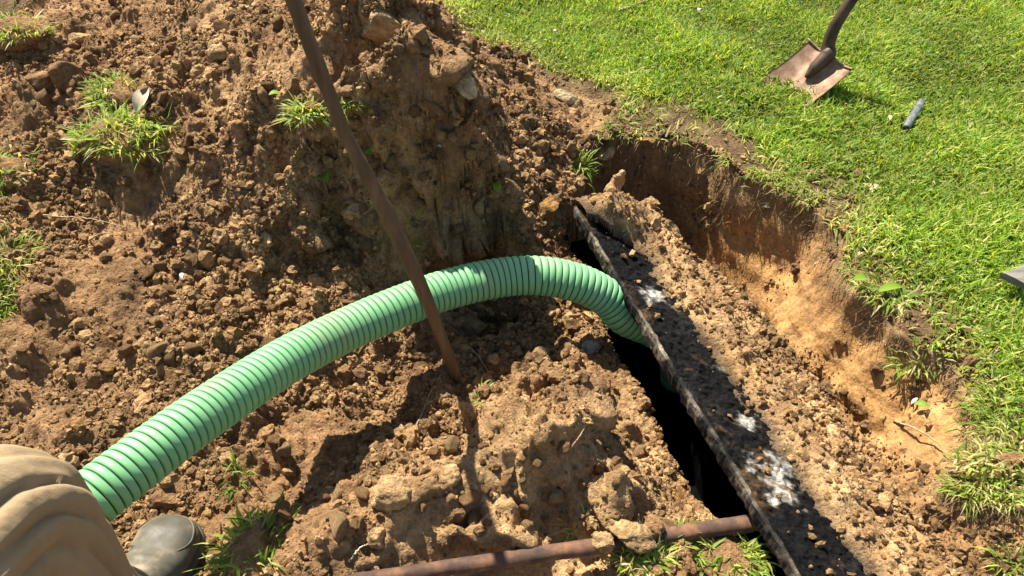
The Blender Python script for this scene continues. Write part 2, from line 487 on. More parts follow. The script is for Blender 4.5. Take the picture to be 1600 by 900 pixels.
tag(obj('excavated_pit', submesh('excavated_pit', pitf), M_CLAY), kind='structure')

# ------------------------------------------------------------------ generic mesh builders
def loft(rings, close=True, caps=True):
    """rings: (n, m, 3) -> verts, quads, tris"""
    rings = np.asarray(rings, float)
    n, m, _ = rings.shape
    V = rings.reshape(-1, 3)
    i = np.arange(n - 1)[:, None]; j = np.arange(m)[None]
    a = i * m + j; b = i * m + (j + 1) % m
    q = np.stack([a, b, b + m, a + m], -1).reshape(-1, 4)
    t = None
    if caps:
        c0 = rings[0].mean(0); c1 = rings[-1].mean(0)
        V = np.vstack([V, c0, c1]); k = n * m
        j = np.arange(m)
        t = np.vstack([np.stack([(j + 1) % m, j, np.full(m, k)], -1),
                       np.stack([(n - 1) * m + j, (n - 1) * m + (j + 1) % m, np.full(m, k + 1)], -1)])
    return V, q, t

def catmull(pts, n):
    p = np.asarray(pts, float)
    p = np.vstack([2 * p[0] - p[1], p, 2 * p[-1] - p[-2]])
    out = []
    segs = len(p) - 3
    for s in np.linspace(0, segs - 1e-6, n):
        i = int(s); t = s - i
        a, b, c, d = p[i:i + 4]
        out.append(0.5 * ((2 * b) + (-a + c) * t + (2 * a - 5 * b + 4 * c - d) * t * t + (-a + 3 * b - 3 * c + d) * t ** 3))
    return np.array(out)

def resample(c, step):
    L = np.concatenate([[0], np.cumsum(np.linalg.norm(np.diff(c, axis=0), axis=1))])
    n = max(2, int(L[-1] / step) + 1)
    s = np.linspace(0, L[-1], n)
    return np.stack([np.interp(s, L, c[:, k]) for k in range(3)], -1), s

def frames(c):
    t = np.gradient(c, axis=0); t /= np.linalg.norm(t, axis=1)[:, None]
    up = np.array((0, 0, 1.0)) if abs(t[0][2]) < 0.9 else np.array((1.0, 0, 0))
    a = np.cross(t[0], up); a /= np.linalg.norm(a)
    A = []; B = []
    for k in range(len(c)):
        a = a - t[k] * a.dot(t[k]); a /= np.linalg.norm(a)
        A.append(a.copy()); B.append(np.cross(t[k], a))
    return t, np.array(A), np.array(B)

def tube(c, rad, m=12, rough=0.0, seed=0):
    c = np.asarray(c, float)
    rad = np.broadcast_to(np.asarray(rad, float), (len(c),))
    t, A, B = frames(c)
    th = np.linspace(0, 2 * np.pi, m, endpoint=False)
    r = rad[:, None] * np.ones(m)
    if rough:
        ii, jj = np.meshgrid(np.arange(len(c)), th, indexing='ij')
        r = r * (1 + rough * (fbm(ii * 0.15 + seed, np.cos(jj) * 1.5 + 3, 3, seed) + fbm(ii * 0.15, np.sin(jj) * 1.5 + 9, 3, seed + 5)))
    rings = c[:, None] + A[:, None] * (r * np.cos(th))[..., None] + B[:, None] * (r * np.sin(th))[..., None]
    return loft(rings)

# icosphere templates
import bmesh
def ico(sub):
    bm = bmesh.new(); bmesh.ops.create_icosphere(bm, subdivisions=sub, radius=1)
    v = np.array([x.co[:] for x in bm.verts]); f = np.array([[y.index for y in x.verts] for x in bm.faces]); bm.free()
    return v, f
OCT = (np.array([(1,0,0),(-1,0,0),(0,1,0),(0,-1,0),(0,0,1),(0,0,-1)], float), np.array([(0,2,4),(2,1,4),(1,3,4),(3,0,4),(2,0,5),(1,2,5),(3,1,5),(0,3,5)]))
ICO1, ICO2, ICO4, ICO5 = ico(1), ico(2), ico(4), ico(5)

def rand_rot(n):
    q = rng.normal(size=(n, 4)); q /= np.linalg.norm(q, axis=1)[:, None]
    w, x, y, z = q.T
    return np.stack([np.stack([1 - 2 * (y * y + z * z), 2 * (x * y - w * z), 2 * (x * z + w * y)], -1),
                     np.stack([2 * (x * y + w * z), 1 - 2 * (x * x + z * z), 2 * (y * z - w * x)], -1),
                     np.stack([2 * (x * z - w * y), 2 * (y * z + w * x), 1 - 2 * (x * x + y * y)], -1)], 1)

def soil_tint(n, warm=0.0):
    t = rng.random(n)
    c = dark[None] * (1 - t[:, None]) + tan[None] * t[:, None]
    w = rng.random(n)[:, None] * (0.35 + warm)
    c = c * (1 - w) + orange[None] * w
    return c * rng.uniform(0.75, 1.2, n)[:, None]

def crumb_mesh(name, pos, rad, tmpl, tint):
    tv, tf = tmpl
    n = len(pos)
    jit = 1 + rng.uniform(-0.32, 0.32, (n, len(tv), 1))
    sc = rng.uniform(0.6, 1.25, (n, 1, 3))
    vv = tv[None] * jit * sc
    vv = np.einsum('nij,nvj->nvi', rand_rot(n), vv) * rad[:, None, None] + pos[:, None]
    ff = tf[None] + (np.arange(n) * len(tv))[:, None, None]
    return mesh_np(name, vv.reshape(-1, 3), tris=ff.reshape(-1, 3), col=np.repeat(tint, len(tv), 0), smooth=False)

def n3(p, s, k=0):
    return (fbm(p[:, 0] * s + p[:, 2] * s * 0.7, p[:, 1] * s + 3.1, 4, k) + fbm(p[:, 1] * s - p[:, 2] * s * 0.8 + 7, p[:, 0] * s * 0.6 + p[:, 2] * s, 4, k + 9))

def clod_mesh(name, seed, size, base, rough=0.35, facet=6, tmpl=None, crumbly=0.0):
    """an angular soil lump: a sphere cut by random planes and roughened"""
    r_ = np.random.default_rng(seed)
    tv, tf = tmpl or ICO4
    v = tv.copy()
    for k in range(facet):
        nrm = r_.normal(size=3); nrm /= np.linalg.norm(nrm)
        d = r_.uniform(0.45, 0.8)
        over = np.maximum(v @ nrm - d, 0)
        v = v - over[:, None] * nrm[None] * 0.92
    v = v * (1 + rough * 0.45 * n3(tv + seed * 3.7, 1.8, seed)[:, None] + rough * 0.22 * n3(tv + seed, 6, seed + 4)[:, None])
    if crumbly:
        v = v * (1 + crumbly * (n3(tv + seed, 9, seed + 7))[:, None])
    v = v * np.asarray(size)[None]
    t = np.clip(0.5 + 0.7 * n3(tv + seed, 3, seed + 2), 0, 1)
    c = np.asarray(base)[None] * (0.75 + 0.5 * t[:, None])
    return mesh_np(name, v, tris=tf, col=c, smooth=True)

# ------------------------------------------------------------------ tank and slab
tank = empty('septic_tank', (SO[0], SO[1], -0.9))
tag(tank, 'dark concrete septic tank under the lifted black lid, seen as a black gap', 'tank')
def uwbox(name, u0, u1, w0, w1, z0, z1, mat, parent, ruff=0.0, nu=40, seed=0):
    """box in the slab frame with a roughened skin"""
    us = np.linspace(u0, u1, nu)
    rings = []
    for k, u in enumerate(us):
        ring = []
        for (a, b) in [(w0, z0), (w1, z0), (w1, z1), ((w0 + w1) / 2, z1), (w0, z1), (w0, (z0 + z1) / 2)]:
            p = SO + EU * u + EW * a
            ring.append((p[0], p[1], b))
        rings.append(ring)
    rings = np.array(rings)
    if ruff: rings = rings + np.random.default_rng(seed).normal(size=rings.shape) * ruff
    v, q, t = loft(rings)
    v = v - np.array(parent.location)
    return obj(name, mesh_np(name, v, quads=q, tris=t, smooth=False), mat, parent)
uwbox('side_wall', -0.42, 1.25, -0.19, -0.105, -0.95, -0.25, M_TANK, tank, .004, seed=1)
uwbox('side_wall', -0.42, 1.25, 0.30, 0.36, -0.95, -0.20, M_TANK, tank, .004, seed=2)
uwbox('end_wall', -0.42, -0.35, -0.10, 0.30, -0.95, -0.20, M_TANK, tank, .004, nu=8, seed=3)
uwbox('end_wall', 1.18, 1.25, -0.10, 0.30, -0.95, -0.20, M_TANK, tank, .004, nu=8, seed=4)
uwbox('floor', -0.35, 1.18, -0.10, 0.30, -0.95, -0.90, M_TANK, tank, .004, seed=5)

# slab
slab = empty('concrete_lid', (SO[0], SO[1], 0))
tag(slab, 'tilted concrete tank lid stained black with white chalky patches, propped by a rusty pipe', 'lid')
nu_, nw_ = 460, 110
us = np.linspace(SLAB_U0, SLAB_U1, nu_); th = 0.062
edge = 0.007 * fbm(us * 5, us * 0 + 2, 3, 61) + 0.0035 * fbm(us * 60, us * 0 + 2, 3, 62)
wmax = 0.62 + 0.38 * sstep(-.30, .20, us)
UG, TG = np.meshgrid(us, np.linspace(0, 1, nw_), indexing='ij')
WG = TG * SLAB_W * wmax[:, None]
RG = -0.014 * sstep(.45, .7, TG) + 0.010 * fbm(UG * 14, WG * 14, 3, 63) + 0.009 * fbm(UG * 70, WG * 70, 3, 64) + 0.35 * lumps(UG, WG, 0.012, 66, .2, .6, .45) - 0.003
WT_ = WG + edge[:, None] * (1 - TG) + 0.010
rows_w = [WT_]; rows_z = [RG]
def side(w, z, k, a=0.0035):
    rows_w.append((w + a * fbm(us * 60, us * 0 + k, 3, 68 + k))[:, None]); rows_z.append((z + a * .7 * fbm(us * 55, us * 0 + k, 3, 88 + k))[:, None])
side(SLAB_W * wmax + 0.012, us * 0 - th, 1); side(edge + 0.004, us * 0 - th, 2)
side(edge - 0.006, us * 0 - th * .85, 3); side(edge - 0.008, us * 0 - th * .6, 4); side(edge - 0.009, us * 0 - th * .35, 5); side(edge - 0.007, us * 0 - .008, 6); side(edge - .001, us * 0 - .002, 7, .004); side(edge + 0.005, us * 0 - .009, 8, .003)
WA = np.concatenate(rows_w, 1); ZA = np.concatenate(rows_z, 1)
UA = us[:, None] + 0 * WA
rings = np.stack([SO[0] + EU[0] * UA + EW[0] * WA, SO[1] + EU[1] * UA + EW[1] * WA, slab_z(WA) + ZA], -1)
v, q, t = loft(rings)
v[:, :2] -= SO
def slab_material():
    m, nt, b = new_mat('tar_stained_concrete')
    at = nd(nt, 'ShaderNodeAttribute', attribute_name='Col')
    n = tex(nt, 'noise', 60, detail=8, rough=0.75)
    c = mixc(nt, at.outputs['Color'], ramp(nt, n, [(0.32, (0.4, 0.4, 0.4)), (0.5, (0.9, 0.9, 0.9)), (0.7, (2.2, 2.05, 1.85))]), 1.0, 'MULTIPLY')
    nt.links.new(c, b.inputs['Base Color'])
    b.inputs['Roughness'].default_value = 0.95
    b.inputs['Specular IOR Level'].default_value = 0.08
    n2 = tex(nt, 'noise', 160, detail=6, rough=0.75)
    bump(nt, b, n2, 0.8, 0.004)
    return m
M_SLAB = slab_material()
su = v[:, 0] * EU[0] + v[:, 1] * EU[1]; sw = v[:, 0] * EW[0] + v[:, 1] * EW[1]
tar = np.array((0.006, 0.0058, 0.0055)); grey = np.array((0.022, 0.0205, 0.018)); chalk = np.array((0.52, 0.49, 0.42))
g1 = np.clip(0.10 + 1.1 * fbm(su * 7, sw * 7, 4, 600) + .8 * fbm(su * 60, sw * 60, 3, 601), 0, 1)
sc = lerp(tar * np.ones((len(v), 3)), grey, g1)
for (px, py, ru, rw, a) in [(1022, 458, .030, .05, .85), (1165, 652, .022, .03, .75), (1215, 745, .06, .045, .9), (1130, 560, .02, .03, .3), (1240, 712, .03, .05, .4)]:
    p = P(px, py, -0.01); u0, w0 = uw(p[0], p[1])
    w0 = w0
    d = np.sqrt(((su - u0) / ru) ** 2 + ((sw - w0) / rw) ** 2) + 1.2 * fbm(su * 28, sw * 28, 4, 700)
    sc = lerp(sc, chalk, .75 * a * (1 - sstep(0.1, 1.15, d + .9 * fbm(su * 90, sw * 90, 3, 705))))
dust = np.clip(-0.30 + 1.1 * fbm(su * 11, sw * 11, 4, 650) + .4 * fbm(su * 80, sw * 80, 2, 651) + .5 * sstep(-.1, -.3, su), 0, .4)
sc = lerp(sc, brown * .55, dust)
isside = np.zeros(len(v), bool)
m_ = rings.shape[1]
for k in range(1, 7): isside[(np.arange(nu_) * m_) + m_ - 1 - k] = True
sidec = lerp(np.array((0.022, 0.020, 0.018)) * np.ones((len(v), 3)), np.array((0.17, 0.14, 0.10)), np.clip(0.15 + 1.8 * fbm(su * 25, sw * 25, 4, 640), 0, 1))
sc[isside] = sidec[isside]
obj('slab', mesh_np('slab', v, quads=q, tris=t, col=sc, smooth=False), M_SLAB, slab)

# soil lying on the slab and sliding off its right side
du = np.linspace(SLAB_U0 - .02, SLAB_U1, 330); dw = np.linspace(0.0, 0.50, 140)
DU, DW = np.meshgrid(du, dw)
dx = SO[0] + EU[0] * DU + EW[0] * DW; dy = SO[1] + EU[1] * DU + EW[1] * DW
wb = 0.122 + 0.06 * fbm(DU * 6, DU * 0 + 4, 3, 800) + 0.02 * sstep(.5, .8, DU)   # where the black strip ends
wb = np.where(DU < -0.08, wb - 0.12 * sstep(-0.08, -0.28, DU), wb)
cover = sstep(-0.012, 0.06, DW - wb + 0.02 * fbm(DU * 40, DW * 40, 3, 801))
right = SLAB_W * (0.62 + 0.38 * sstep(-.30, .20, DU)) + 0.030 + 0.02 * fbm(DU * 5, DU * 0 + 9, 3, 805)
drop = np.maximum(0, DW - right)
hgt = cover * (0.016 + 0.022 * sstep(.1, .2, DW) * sstep(.40, .25, DW) + 0.028 * fbm(DU * 8, DW * 8, 3, 803)) + 0.085 * np.exp(-((DU + .28) / .07) ** 2) * np.exp(-((DW - .09) / .09) ** 2)
hgt = hgt + cover * (0.45 * lumps(dx, dy, 0.05, 820, .2, .55, .35) + 0.6 * lumps(DU * .6, DW, 0.025, 830, .25, .6, .5) + 0.55 * lumps(DU * .7, DW, 0.012, 840, .3, .65, .7) + 0.008 * fbm(DU * 60, DW * 110, 3, 842) - 0.010)
# long scrape grooves along the slab
hgt = hgt + cover * 0.012 * np.sin(DW * 60 + 2 * fbm(DU * 3, DW * 3, 2, 850)) * sstep(.15, .25, DW)
zs_ = slab_z(np.minimum(DW, right)) - drop * 2.3 + hgt - 0.004 * (1 - cover)
zs_ = np.where(cover < 0.02, zs_ - 0.02, zs_)
Vd = np.stack([dx.ravel(), dy.ravel(), zs_.ravel()], -1)
n0, n1_ = DU.shape
vid2 = np.arange(n0 * n1_).reshape(n0, n1_)
Qd = np.stack([vid2[:-1, :-1], vid2[1:, :-1], vid2[1:, 1:], vid2[:-1, 1:]], -1)
keep = (cover[:-1, :-1] > 0.01)
medd = fbm(dx * 18, dy * 18, 4, 860)
cd = lerp(tan * np.ones(DU.shape + (3,)) * 1.0, brown, np.clip(0.25 + 1.3 * medd, 0, 1))
cd = lerp(cd, orange, np.clip(0.2 + fbm(dx * 7, dy * 7, 3, 861) * 1.5, 0, .8))
cd = lerp(cd, dark, sstep(.36, .46, DW) * 0.55 * np.clip(.8 + medd, 0, 1))
cd = lerp(cd, np.array((.05, .042, .034)), np.clip((1 - sstep(0.0, 0.05, DW - wb)) * .8, 0, 1))
qd = Qd[keep]; used, inv = np.unique(qd, return_inverse=True)
tag(obj('soil_on_lid', mesh_np('soil_on_lid', Vd[used], quads=inv.reshape(qd.shape), col=cd.reshape(-1, 3)[used]), M_SOIL),
    'layer of loose tan soil lying along the black concrete lid', 'soil', kind='stuff')
def slab_dirt_z(x, y):
    u, w = uw(x, y)
    i = np.clip(((w - dw[0]) / (dw[1] - dw[0])).astype(int), 0, len(dw) - 1); j = np.clip(((u - du[0]) / (du[1] - du[0])).astype(int), 0, len(du) - 1)
    return zs_[i, j], cover[i, j]

# ------------------------------------------------------------------ loose crumbs
def in_view(p, m=60):
    d = S2 * (p[:, 1] - (p[:, 2] - CAM_H)); u = S2 * (p[:, 1] + (p[:, 2] - CAM_H))
    px = 800 + F * p[:, 0] / d; py = 450 - F * u / d
    return (px > -m) & (px < 1600 + m) & (py > -m) & (py < 900 + m)
def grid_at(A, x, y):
    i = np.clip(np.searchsorted(GX, x) - 1, 0, len(GX) - 2); j = np.clip(np.searchsorted(GY, y) - 1, 0, len(GY) - 2)
    return A[j, i]
gz_y, gz_x = np.gradient(ZZ, GY, GX)
AREA = np.sqrt(1 + gz_x ** 2 + gz_y ** 2)
for _ in range(6):
    AREA = (AREA + np.roll(AREA, 3, 0) + np.roll(AREA, -3, 0) + np.roll(AREA, 3, 1) + np.roll(AREA, -3, 1)) / 5
def scatter(n, rmin, rmax, power):
    x = rng.uniform(-1.78, 1.4, n * 4); y = rng.uniform(0.45, 2.72, n * 4)
    z = ground_z(x, y)
    p = np.stack([x, y, z], -1)
    sdp = grid_at(SDP, x, y); spp = grid_at(SPP, x, y); hole = grid_at(HOLE.astype(float), x, y) > 0
    u, w = uw(x, y)
    clump = np.clip(0.5 + 2.0 * fbm(x * 4, y * 4, 3, 900), 0.06, 1)
    pr = np.where(sdp > 0, clump, np.exp(sdp / 0.05) * 0.35)
    pr = np.minimum(1, pr * grid_at(AREA, x, y) * .6)
    pr = np.where(spp > 0, 0.10 * np.clip(.3 + 3 * fbm(x * 9, y * 9, 3, 905), 0, 1.6) + 0.6 * ((w < .50) & (w > .3)), pr)
    ok = (rng.random(len(x)) < pr) & ~hole & in_view(p)
    p = p[ok][:n]
    r = rmin + (rmax - rmin) * rng.random(len(p)) ** power
    uu, ww_ = uw(p[:, 0], p[:, 1])
    sz, cv = slab_dirt_z(p[:, 0], p[:, 1])
    onslab = (uu > SLAB_U0) & (ww_ > 0.0) & (ww_ < 0.5) & (cv > .3)
    p[:, 2] = np.where(onslab, np.maximum(p[:, 2], sz), p[:, 2])
    p[:, 2] += r * 0.15
    p[:, 0] += grid_at(DXG, p[:, 0], p[:, 1]); p[:, 1] += grid_at(DYG, p[:, 0], p[:, 1])
    return p, r
p0, r0 = scatter(95000, 0.0018, 0.0048, 1.6)
tag(obj('soil_grains', crumb_mesh('soil_grains', p0, r0, OCT, soil_tint(len(p0))), M_SOIL), 'finest grains of loose brown soil strewn over the dug ground', 'soil', kind='stuff')
p1, r1 = scatter(17000, 0.0042, 0.010, 2.0)
tag(obj('soil_crumbs', crumb_mesh('soil_crumbs', p1, r1, ICO1, soil_tint(len(p1))), M_SOIL), 'fine crumbs of loose brown soil strewn over the dug ground', 'soil', kind='stuff')
p2, r2 = scatter(3600, 0.008, 0.020, 2.6)
tag(obj('soil_lumps', crumb_mesh('soil_lumps', p2, r2, ICO2, soil_tint(len(p2))), M_SOIL), 'small rough lumps of brown soil strewn over the dug ground', 'soil', kind='stuff')
nr = 1500
ur = rng.uniform(-.30, .95, nr); wr_ = hole_left(ur) + rng.normal(-.006, .010, nr)
xr = SO[0] + EU[0] * ur + EW[0] * wr_; yr = SO[1] + EU[1] * ur + EW[1] * wr_
rr_ = 0.003 + 0.011 * rng.random(nr) ** 2.0
pr_ = np.stack([xr, yr, ground_z(xr - EW[0] * .012, yr - EW[1] * .012) - rr_ * .4 - np.maximum(0, wr_ - hole_left(ur)) * 1.5], -1)
tag(obj('rim_crumbs', crumb_mesh('rim_crumbs', pr_, rr_, ICO1, soil_tint(nr)), M_SOIL), 'crumbs of soil crowding the left rim of the black gap', 'soil', kind='stuff')
# crumbs on the slab soil
n = 4200
uu = rng.uniform(SLAB_U0, 0.95, n); ww_ = rng.uniform(0.02, 0.46, n)
xs_ = SO[0] + EU[0] * uu + EW[0] * ww_; ys_ = SO[1] + EU[1] * uu + EW[1] * ww_
sz, cv = slab_dirt_z(xs_, ys_)
ok = (rng.random(n) < 0.06 + 0.9 * cv)
p3 = np.stack([xs_, ys_, np.where(cv > .02, sz, slab_z(ww_))], -1)[ok]
r3 = 0.0018 + 0.009 * rng.random(len(p3)) ** 3.2
p3[:, 2] += r3 * 0.3
tag(obj('lid_crumbs', crumb_mesh('lid_crumbs', p3, r3, ICO1, soil_tint(len(p3), .2)), M_SOIL), 'fine tan crumbs scattered on the tilted lid', 'soil', kind='stuff')

# ------------------------------------------------------------------ grass blades
def blade_mesh(name, base, heading, lean, length, width, colr, droop=0.6, seg=2):
    n = len(base)
    dirv = np.stack([np.cos(heading), np.sin(heading), np.zeros(n)], -1)
    side = np.stack([-np.sin(heading), np.cos(heading), np.zeros(n)], -1)
    tw = rng.uniform(-0.7, 0.7, n)
    up = np.array((0, 0, 1.0))
    sidev = side * np.cos(tw)[:, None] + up[None] * np.sin(tw)[:, None]
    rows = []
    pos = base.copy(); ang = lean.copy()
    for k in range(seg + 1):
        wk = width * (1.0, 0.85, 0.0)[k] if seg == 2 else width * (0.7, 1.0, 0.7, 0.0)[k]
        if k < seg:
            rows.append(pos - sidev * wk[:, None] / 2); rows.append(pos + sidev * wk[:, None] / 2)
        else:
            rows.append(pos)
        st = length / seg
        pos = pos + (dirv * np.sin(ang)[:, None] + up[None] * np.cos(ang)[:, None]) * st[:, None]
        ang = ang + droop * rng.uniform(0.4, 1.4, n)
    m = len(rows)
    Vb = np.stack(rows, 1).reshape(-1, 3)
    o = np.arange(n)[:, None] * m
    quads = np.concatenate([o + np.array([2 * k, 2 * k + 1, 2 * k + 3, 2 * k + 2])[None] for k in range(seg - 1)])
    tris = o + np.array([2 * seg - 2, 2 * seg - 1, 2 * seg])[None]
    return mesh_np(name, Vb, quads=quads, tris=tris, col=np.repeat(colr, m, 0), smooth=True)

g_a = np.array((0.215, 0.33, 0.032)); g_b = np.array((0.115, 0.21, 0.024)); g_y = np.array((0.38, 0.42, 0.075)); g_s = np.array((0.50, 0.42, 0.20))
def grass_col(n, straw=0.08, yellow=0.3):
    t = rng.random(n)[:, None]
    c = g_b * (1 - t) + g_a * t
    y = (rng.random(n) < yellow)[:, None] * rng.uniform(.3, .9, n)[:, None]
    c = c * (1 - y) + g_y * y
    s = (rng.random(n) < straw)[:, None] * rng.uniform(.5, 1, n)[:, None]
    return (c * (1 - s) + g_s * s) * rng.uniform(.8, 1.25, n)[:, None]

N = 420000
x = rng.uniform(-0.45, 2.6, N); y = rng.uniform(0.7, 3.9, N)
z = ground_z(x, y)
p = np.stack([x, y, z], -1)
sdp = sd_poly(x, y, soil_poly)
ed = -sdp                                     # distance out into the lawn
bare = d_line(x, y, bare_pts)
dens = np.clip(0.12 + 1.0 * sstep(-0.005, 0.26, ed) + 0.7 * fbm(x * 6, y * 6, 3, 950), 0, 1)
dens = np.where(bare < 0.22, dens * (0.10 + 0.9 * sstep(.05, .22, bare + .08 * fbm(x * 12, y * 12, 3, 951))), dens)
dens *= np.clip(2.6 / np.maximum(y, 1.4), 0, 1)
ok = (ed > -0.006) & (rng.random(N) < dens) & in_view(p, 90)
p = p[ok]; ed = ed[ok]
p = p[:140000]; ed = ed[:140000]
n = len(p)
patch = fbm(p[:, 0] * 5, p[:, 1] * 5, 3, 960)
L = rng.uniform(0.026, 0.060, n) * (1 + 0.7 * patch) * np.where(ed < 0.3, 0.82, 0.95)
gc = grass_col(n, 0.07, 0.45)
dry = (rng.random(n) < 0.45 * sstep(0.22, 0.0, ed) )[:, None] * rng.uniform(.3, 1, n)[:, None]
gc = gc * (1 - dry) + g_s * dry
gc = gc * (1 + 0.5 * patch)[:, None]
tag(obj('lawn_grass', blade_mesh('lawn_grass', p, rng.uniform(0, 6.283, n), rng.uniform(0.15, 1.15, n), L, rng.uniform(0.003, 0.0068, n), gc), M_GRASS),
    'short bright green lawn grass around the pit', 'grass', kind='stuff')
nb = 1300
kx = rng.integers(0, n, nb)
wb_ = p[kx] + rng.normal(0, .012, (nb, 3)) * np.array((1, 1, 0)); wb_[:, 2] = p[kx][:, 2] + rng.uniform(.006, .03, nb)
wc = grass_col(nb, .05, .25) * rng.uniform(.7, 1.25, nb)[:, None]
tag(obj('lawn_weeds', blade_mesh('lawn_weeds', wb_, rng.uniform(0, 6.283, nb), rng.uniform(.9, 1.5, nb), rng.uniform(.012, .026, nb), rng.uniform(.006, .011, nb), wc, .3, 3), M_GRASS),
    'small broad leaves of weeds and clover in the lawn', 'weeds', kind='stuff')
print('blades', n, 'crumbs', len(p1), len(p2))

# longer fringe hanging over the pit edge, with dry roots below it
ee, sl = resample(np.array([(a[0], a[1], 0) for a in pit_edge]), 0.002)
k = rng.integers(0, len(ee) - 1, 4200)
tg = ee[np.minimum(k + 1, len(ee) - 1)] - ee[k]; tg /= np.linalg.norm(tg, axis=1)[:, None] + 1e-9
inw = np.stack([tg[:, 1], -tg[:, 0], tg[:, 2]], -1)
b = ee[k] - inw * rng.uniform(-0.004, 0.05, len(k))[:, None]
clumpy = fbm(b[:, 0] * 9, b[:, 1] * 9, 2, 970)
ok = (clumpy > 0.02) & ((b[:, 0] > .66) | (rng.random(len(b)) < .2))
b = b[ok]; inw = inw[ok]
b[:, 2] = ground_z(b[:, 0], b[:, 1])
hd = np.arctan2(inw[:, 1], inw[:, 0]) + rng.normal(0, .9, len(b))
tag(obj('edge_grass', blade_mesh('edge_grass', b, hd, rng.uniform(.5, 1.5, len(b)), rng.uniform(.02, .052, len(b)), rng.uniform(.002, .0045, len(b)), grass_col(len(b), .5, .4), .8), M_GRASS),
    'ragged longer grass hanging over the rim of the pit', 'grass', kind='stuff')
k = rng.integers(0, len(ee) - 1, 900)
tg = ee[np.minimum(k + 1, len(ee) - 1)] - ee[k]; tg /= np.linalg.norm(tg, axis=1)[:, None] + 1e-9
inw = np.stack([tg[:, 1], -tg[:, 0], tg[:, 2]], -1)
b = ee[k] + inw * rng.uniform(0.0, 0.022, len(k))[:, None]
b[:, 2] = ground_z(b[:, 0], b[:, 1]) + .004
hd = np.arctan2(inw[:, 1], inw[:, 0]) + rng.normal(0, .8, len(b))
rc = np.array((0.20, 0.14, 0.08))[None] * rng.uniform(.4, 1.8, len(b))[:, None]
tag(obj('root_fringe', blade_mesh('root_fringe', b, hd, rng.uniform(1.3, 2.2, len(b)), rng.uniform(.015, .06, len(b)), rng.uniform(.0012, .0025, len(b)), rc, .7), M_SOIL),
    'fine brown roots hanging from the cut turf along the pit rim', 'roots', kind='stuff')

# ------------------------------------------------------------------ green hose
hose_px = [(20,900,.22),(75,838,.238),(145,778,.242),(262,688,.218),(350,626,.183),(445,565,.138),(535,518,.097),(620,481,.075),(700,452,.056),(780,434,.045),(845,431,.038),(905,443,.010),(948,465,-.035),(977,495,-.092)]
_u, _w = uw(*P(977, 495, -.092)[:2])
def under(u, w, z): return np.array((*(SO + EU * u + EW * w), z))
hc = catmull([P(-60, 960, .17)] + [P(*h) for h in hose_px] + [under(_u + .022, _w + .085, -.15), under(_u + .03, _w + .155, -.24), under(_u + .03, _w + .19, -.40)], 900)
hc, hs = resample(hc, 0.0024)
hose = empty('suction_hose', tuple(hc[0]))
tag(hose, 'green ribbed suction hose arching from beside the knee into the black tank gap', 'hose')
t_, A_, B_ = frames(hc)
th = np.linspace(0, 2 * np.pi, 40, endpoint=False)
HR = 0.0495
def hose_rings(radius): return hc[:, None] + radius[..., None] * (A_[:, None] * np.cos(th)[None, :, None] + B_[:, None] * np.sin(th)[None, :, None])
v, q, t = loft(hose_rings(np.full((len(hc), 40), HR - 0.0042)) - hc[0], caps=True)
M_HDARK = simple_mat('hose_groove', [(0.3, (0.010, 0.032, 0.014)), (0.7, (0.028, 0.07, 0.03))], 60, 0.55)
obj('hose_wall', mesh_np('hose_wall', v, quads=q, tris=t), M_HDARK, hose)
# spiral rib
PITCH = 0.0162
turns = hs[-1] / PITCH
nst = int(turns * 44)
ph = np.linspace(0, turns, nst)
prof = [(-0.425, -0.0046), (-0.41, -0.0012), (-0.34, -0.0002), (-0.18, 0.0006), (0.0, 0.0009), (0.18, 0.0006), (0.34, -0.0002), (0.41, -0.0012), (0.425, -0.0046)]
S = np.clip((ph[:, None] + np.array([a for a, _ in prof])[None]) * PITCH, 0, hs[-1])
def at_s(Arr, s): return np.stack([np.interp(s.ravel(), hs, Arr[:, k]).reshape(s.shape) for k in range(3)], -1)
CC_ = at_s(hc, S); AA_ = at_s(A_, S); BB_ = at_s(B_, S)
ang = ph[:, None] * 2 * np.pi
rr = HR + np.array([b_ for _, b_ in prof])[None] + 0.0004 * fbm(ph[:, None] * 3 + 0 * S, S * 20, 2, 33)
rv = (CC_ + rr[..., None] * (AA_ * np.cos(ang)[..., None] + BB_ * np.sin(ang)[..., None]) - hc[0])
m = len(prof)
i = np.arange(nst - 1)[:, None]; j = np.arange(m - 1)[None]
q = np.stack([i * m + j, i * m + j + 1, (i + 1) * m + j + 1, (i + 1) * m + j], -1).reshape(-1, 4)
me = mesh_np('spiral_rib', rv.reshape(-1, 3), quads=q)
ua = me.attributes.new('ring', 'FLOAT_VECTOR', 'POINT')
fr = np.stack([np.repeat(ph % 1.0, m), (S / PITCH).ravel(), np.zeros(nst * m)], -1).astype(np.float32)
ua.data.foreach_set('vector', fr.ravel())
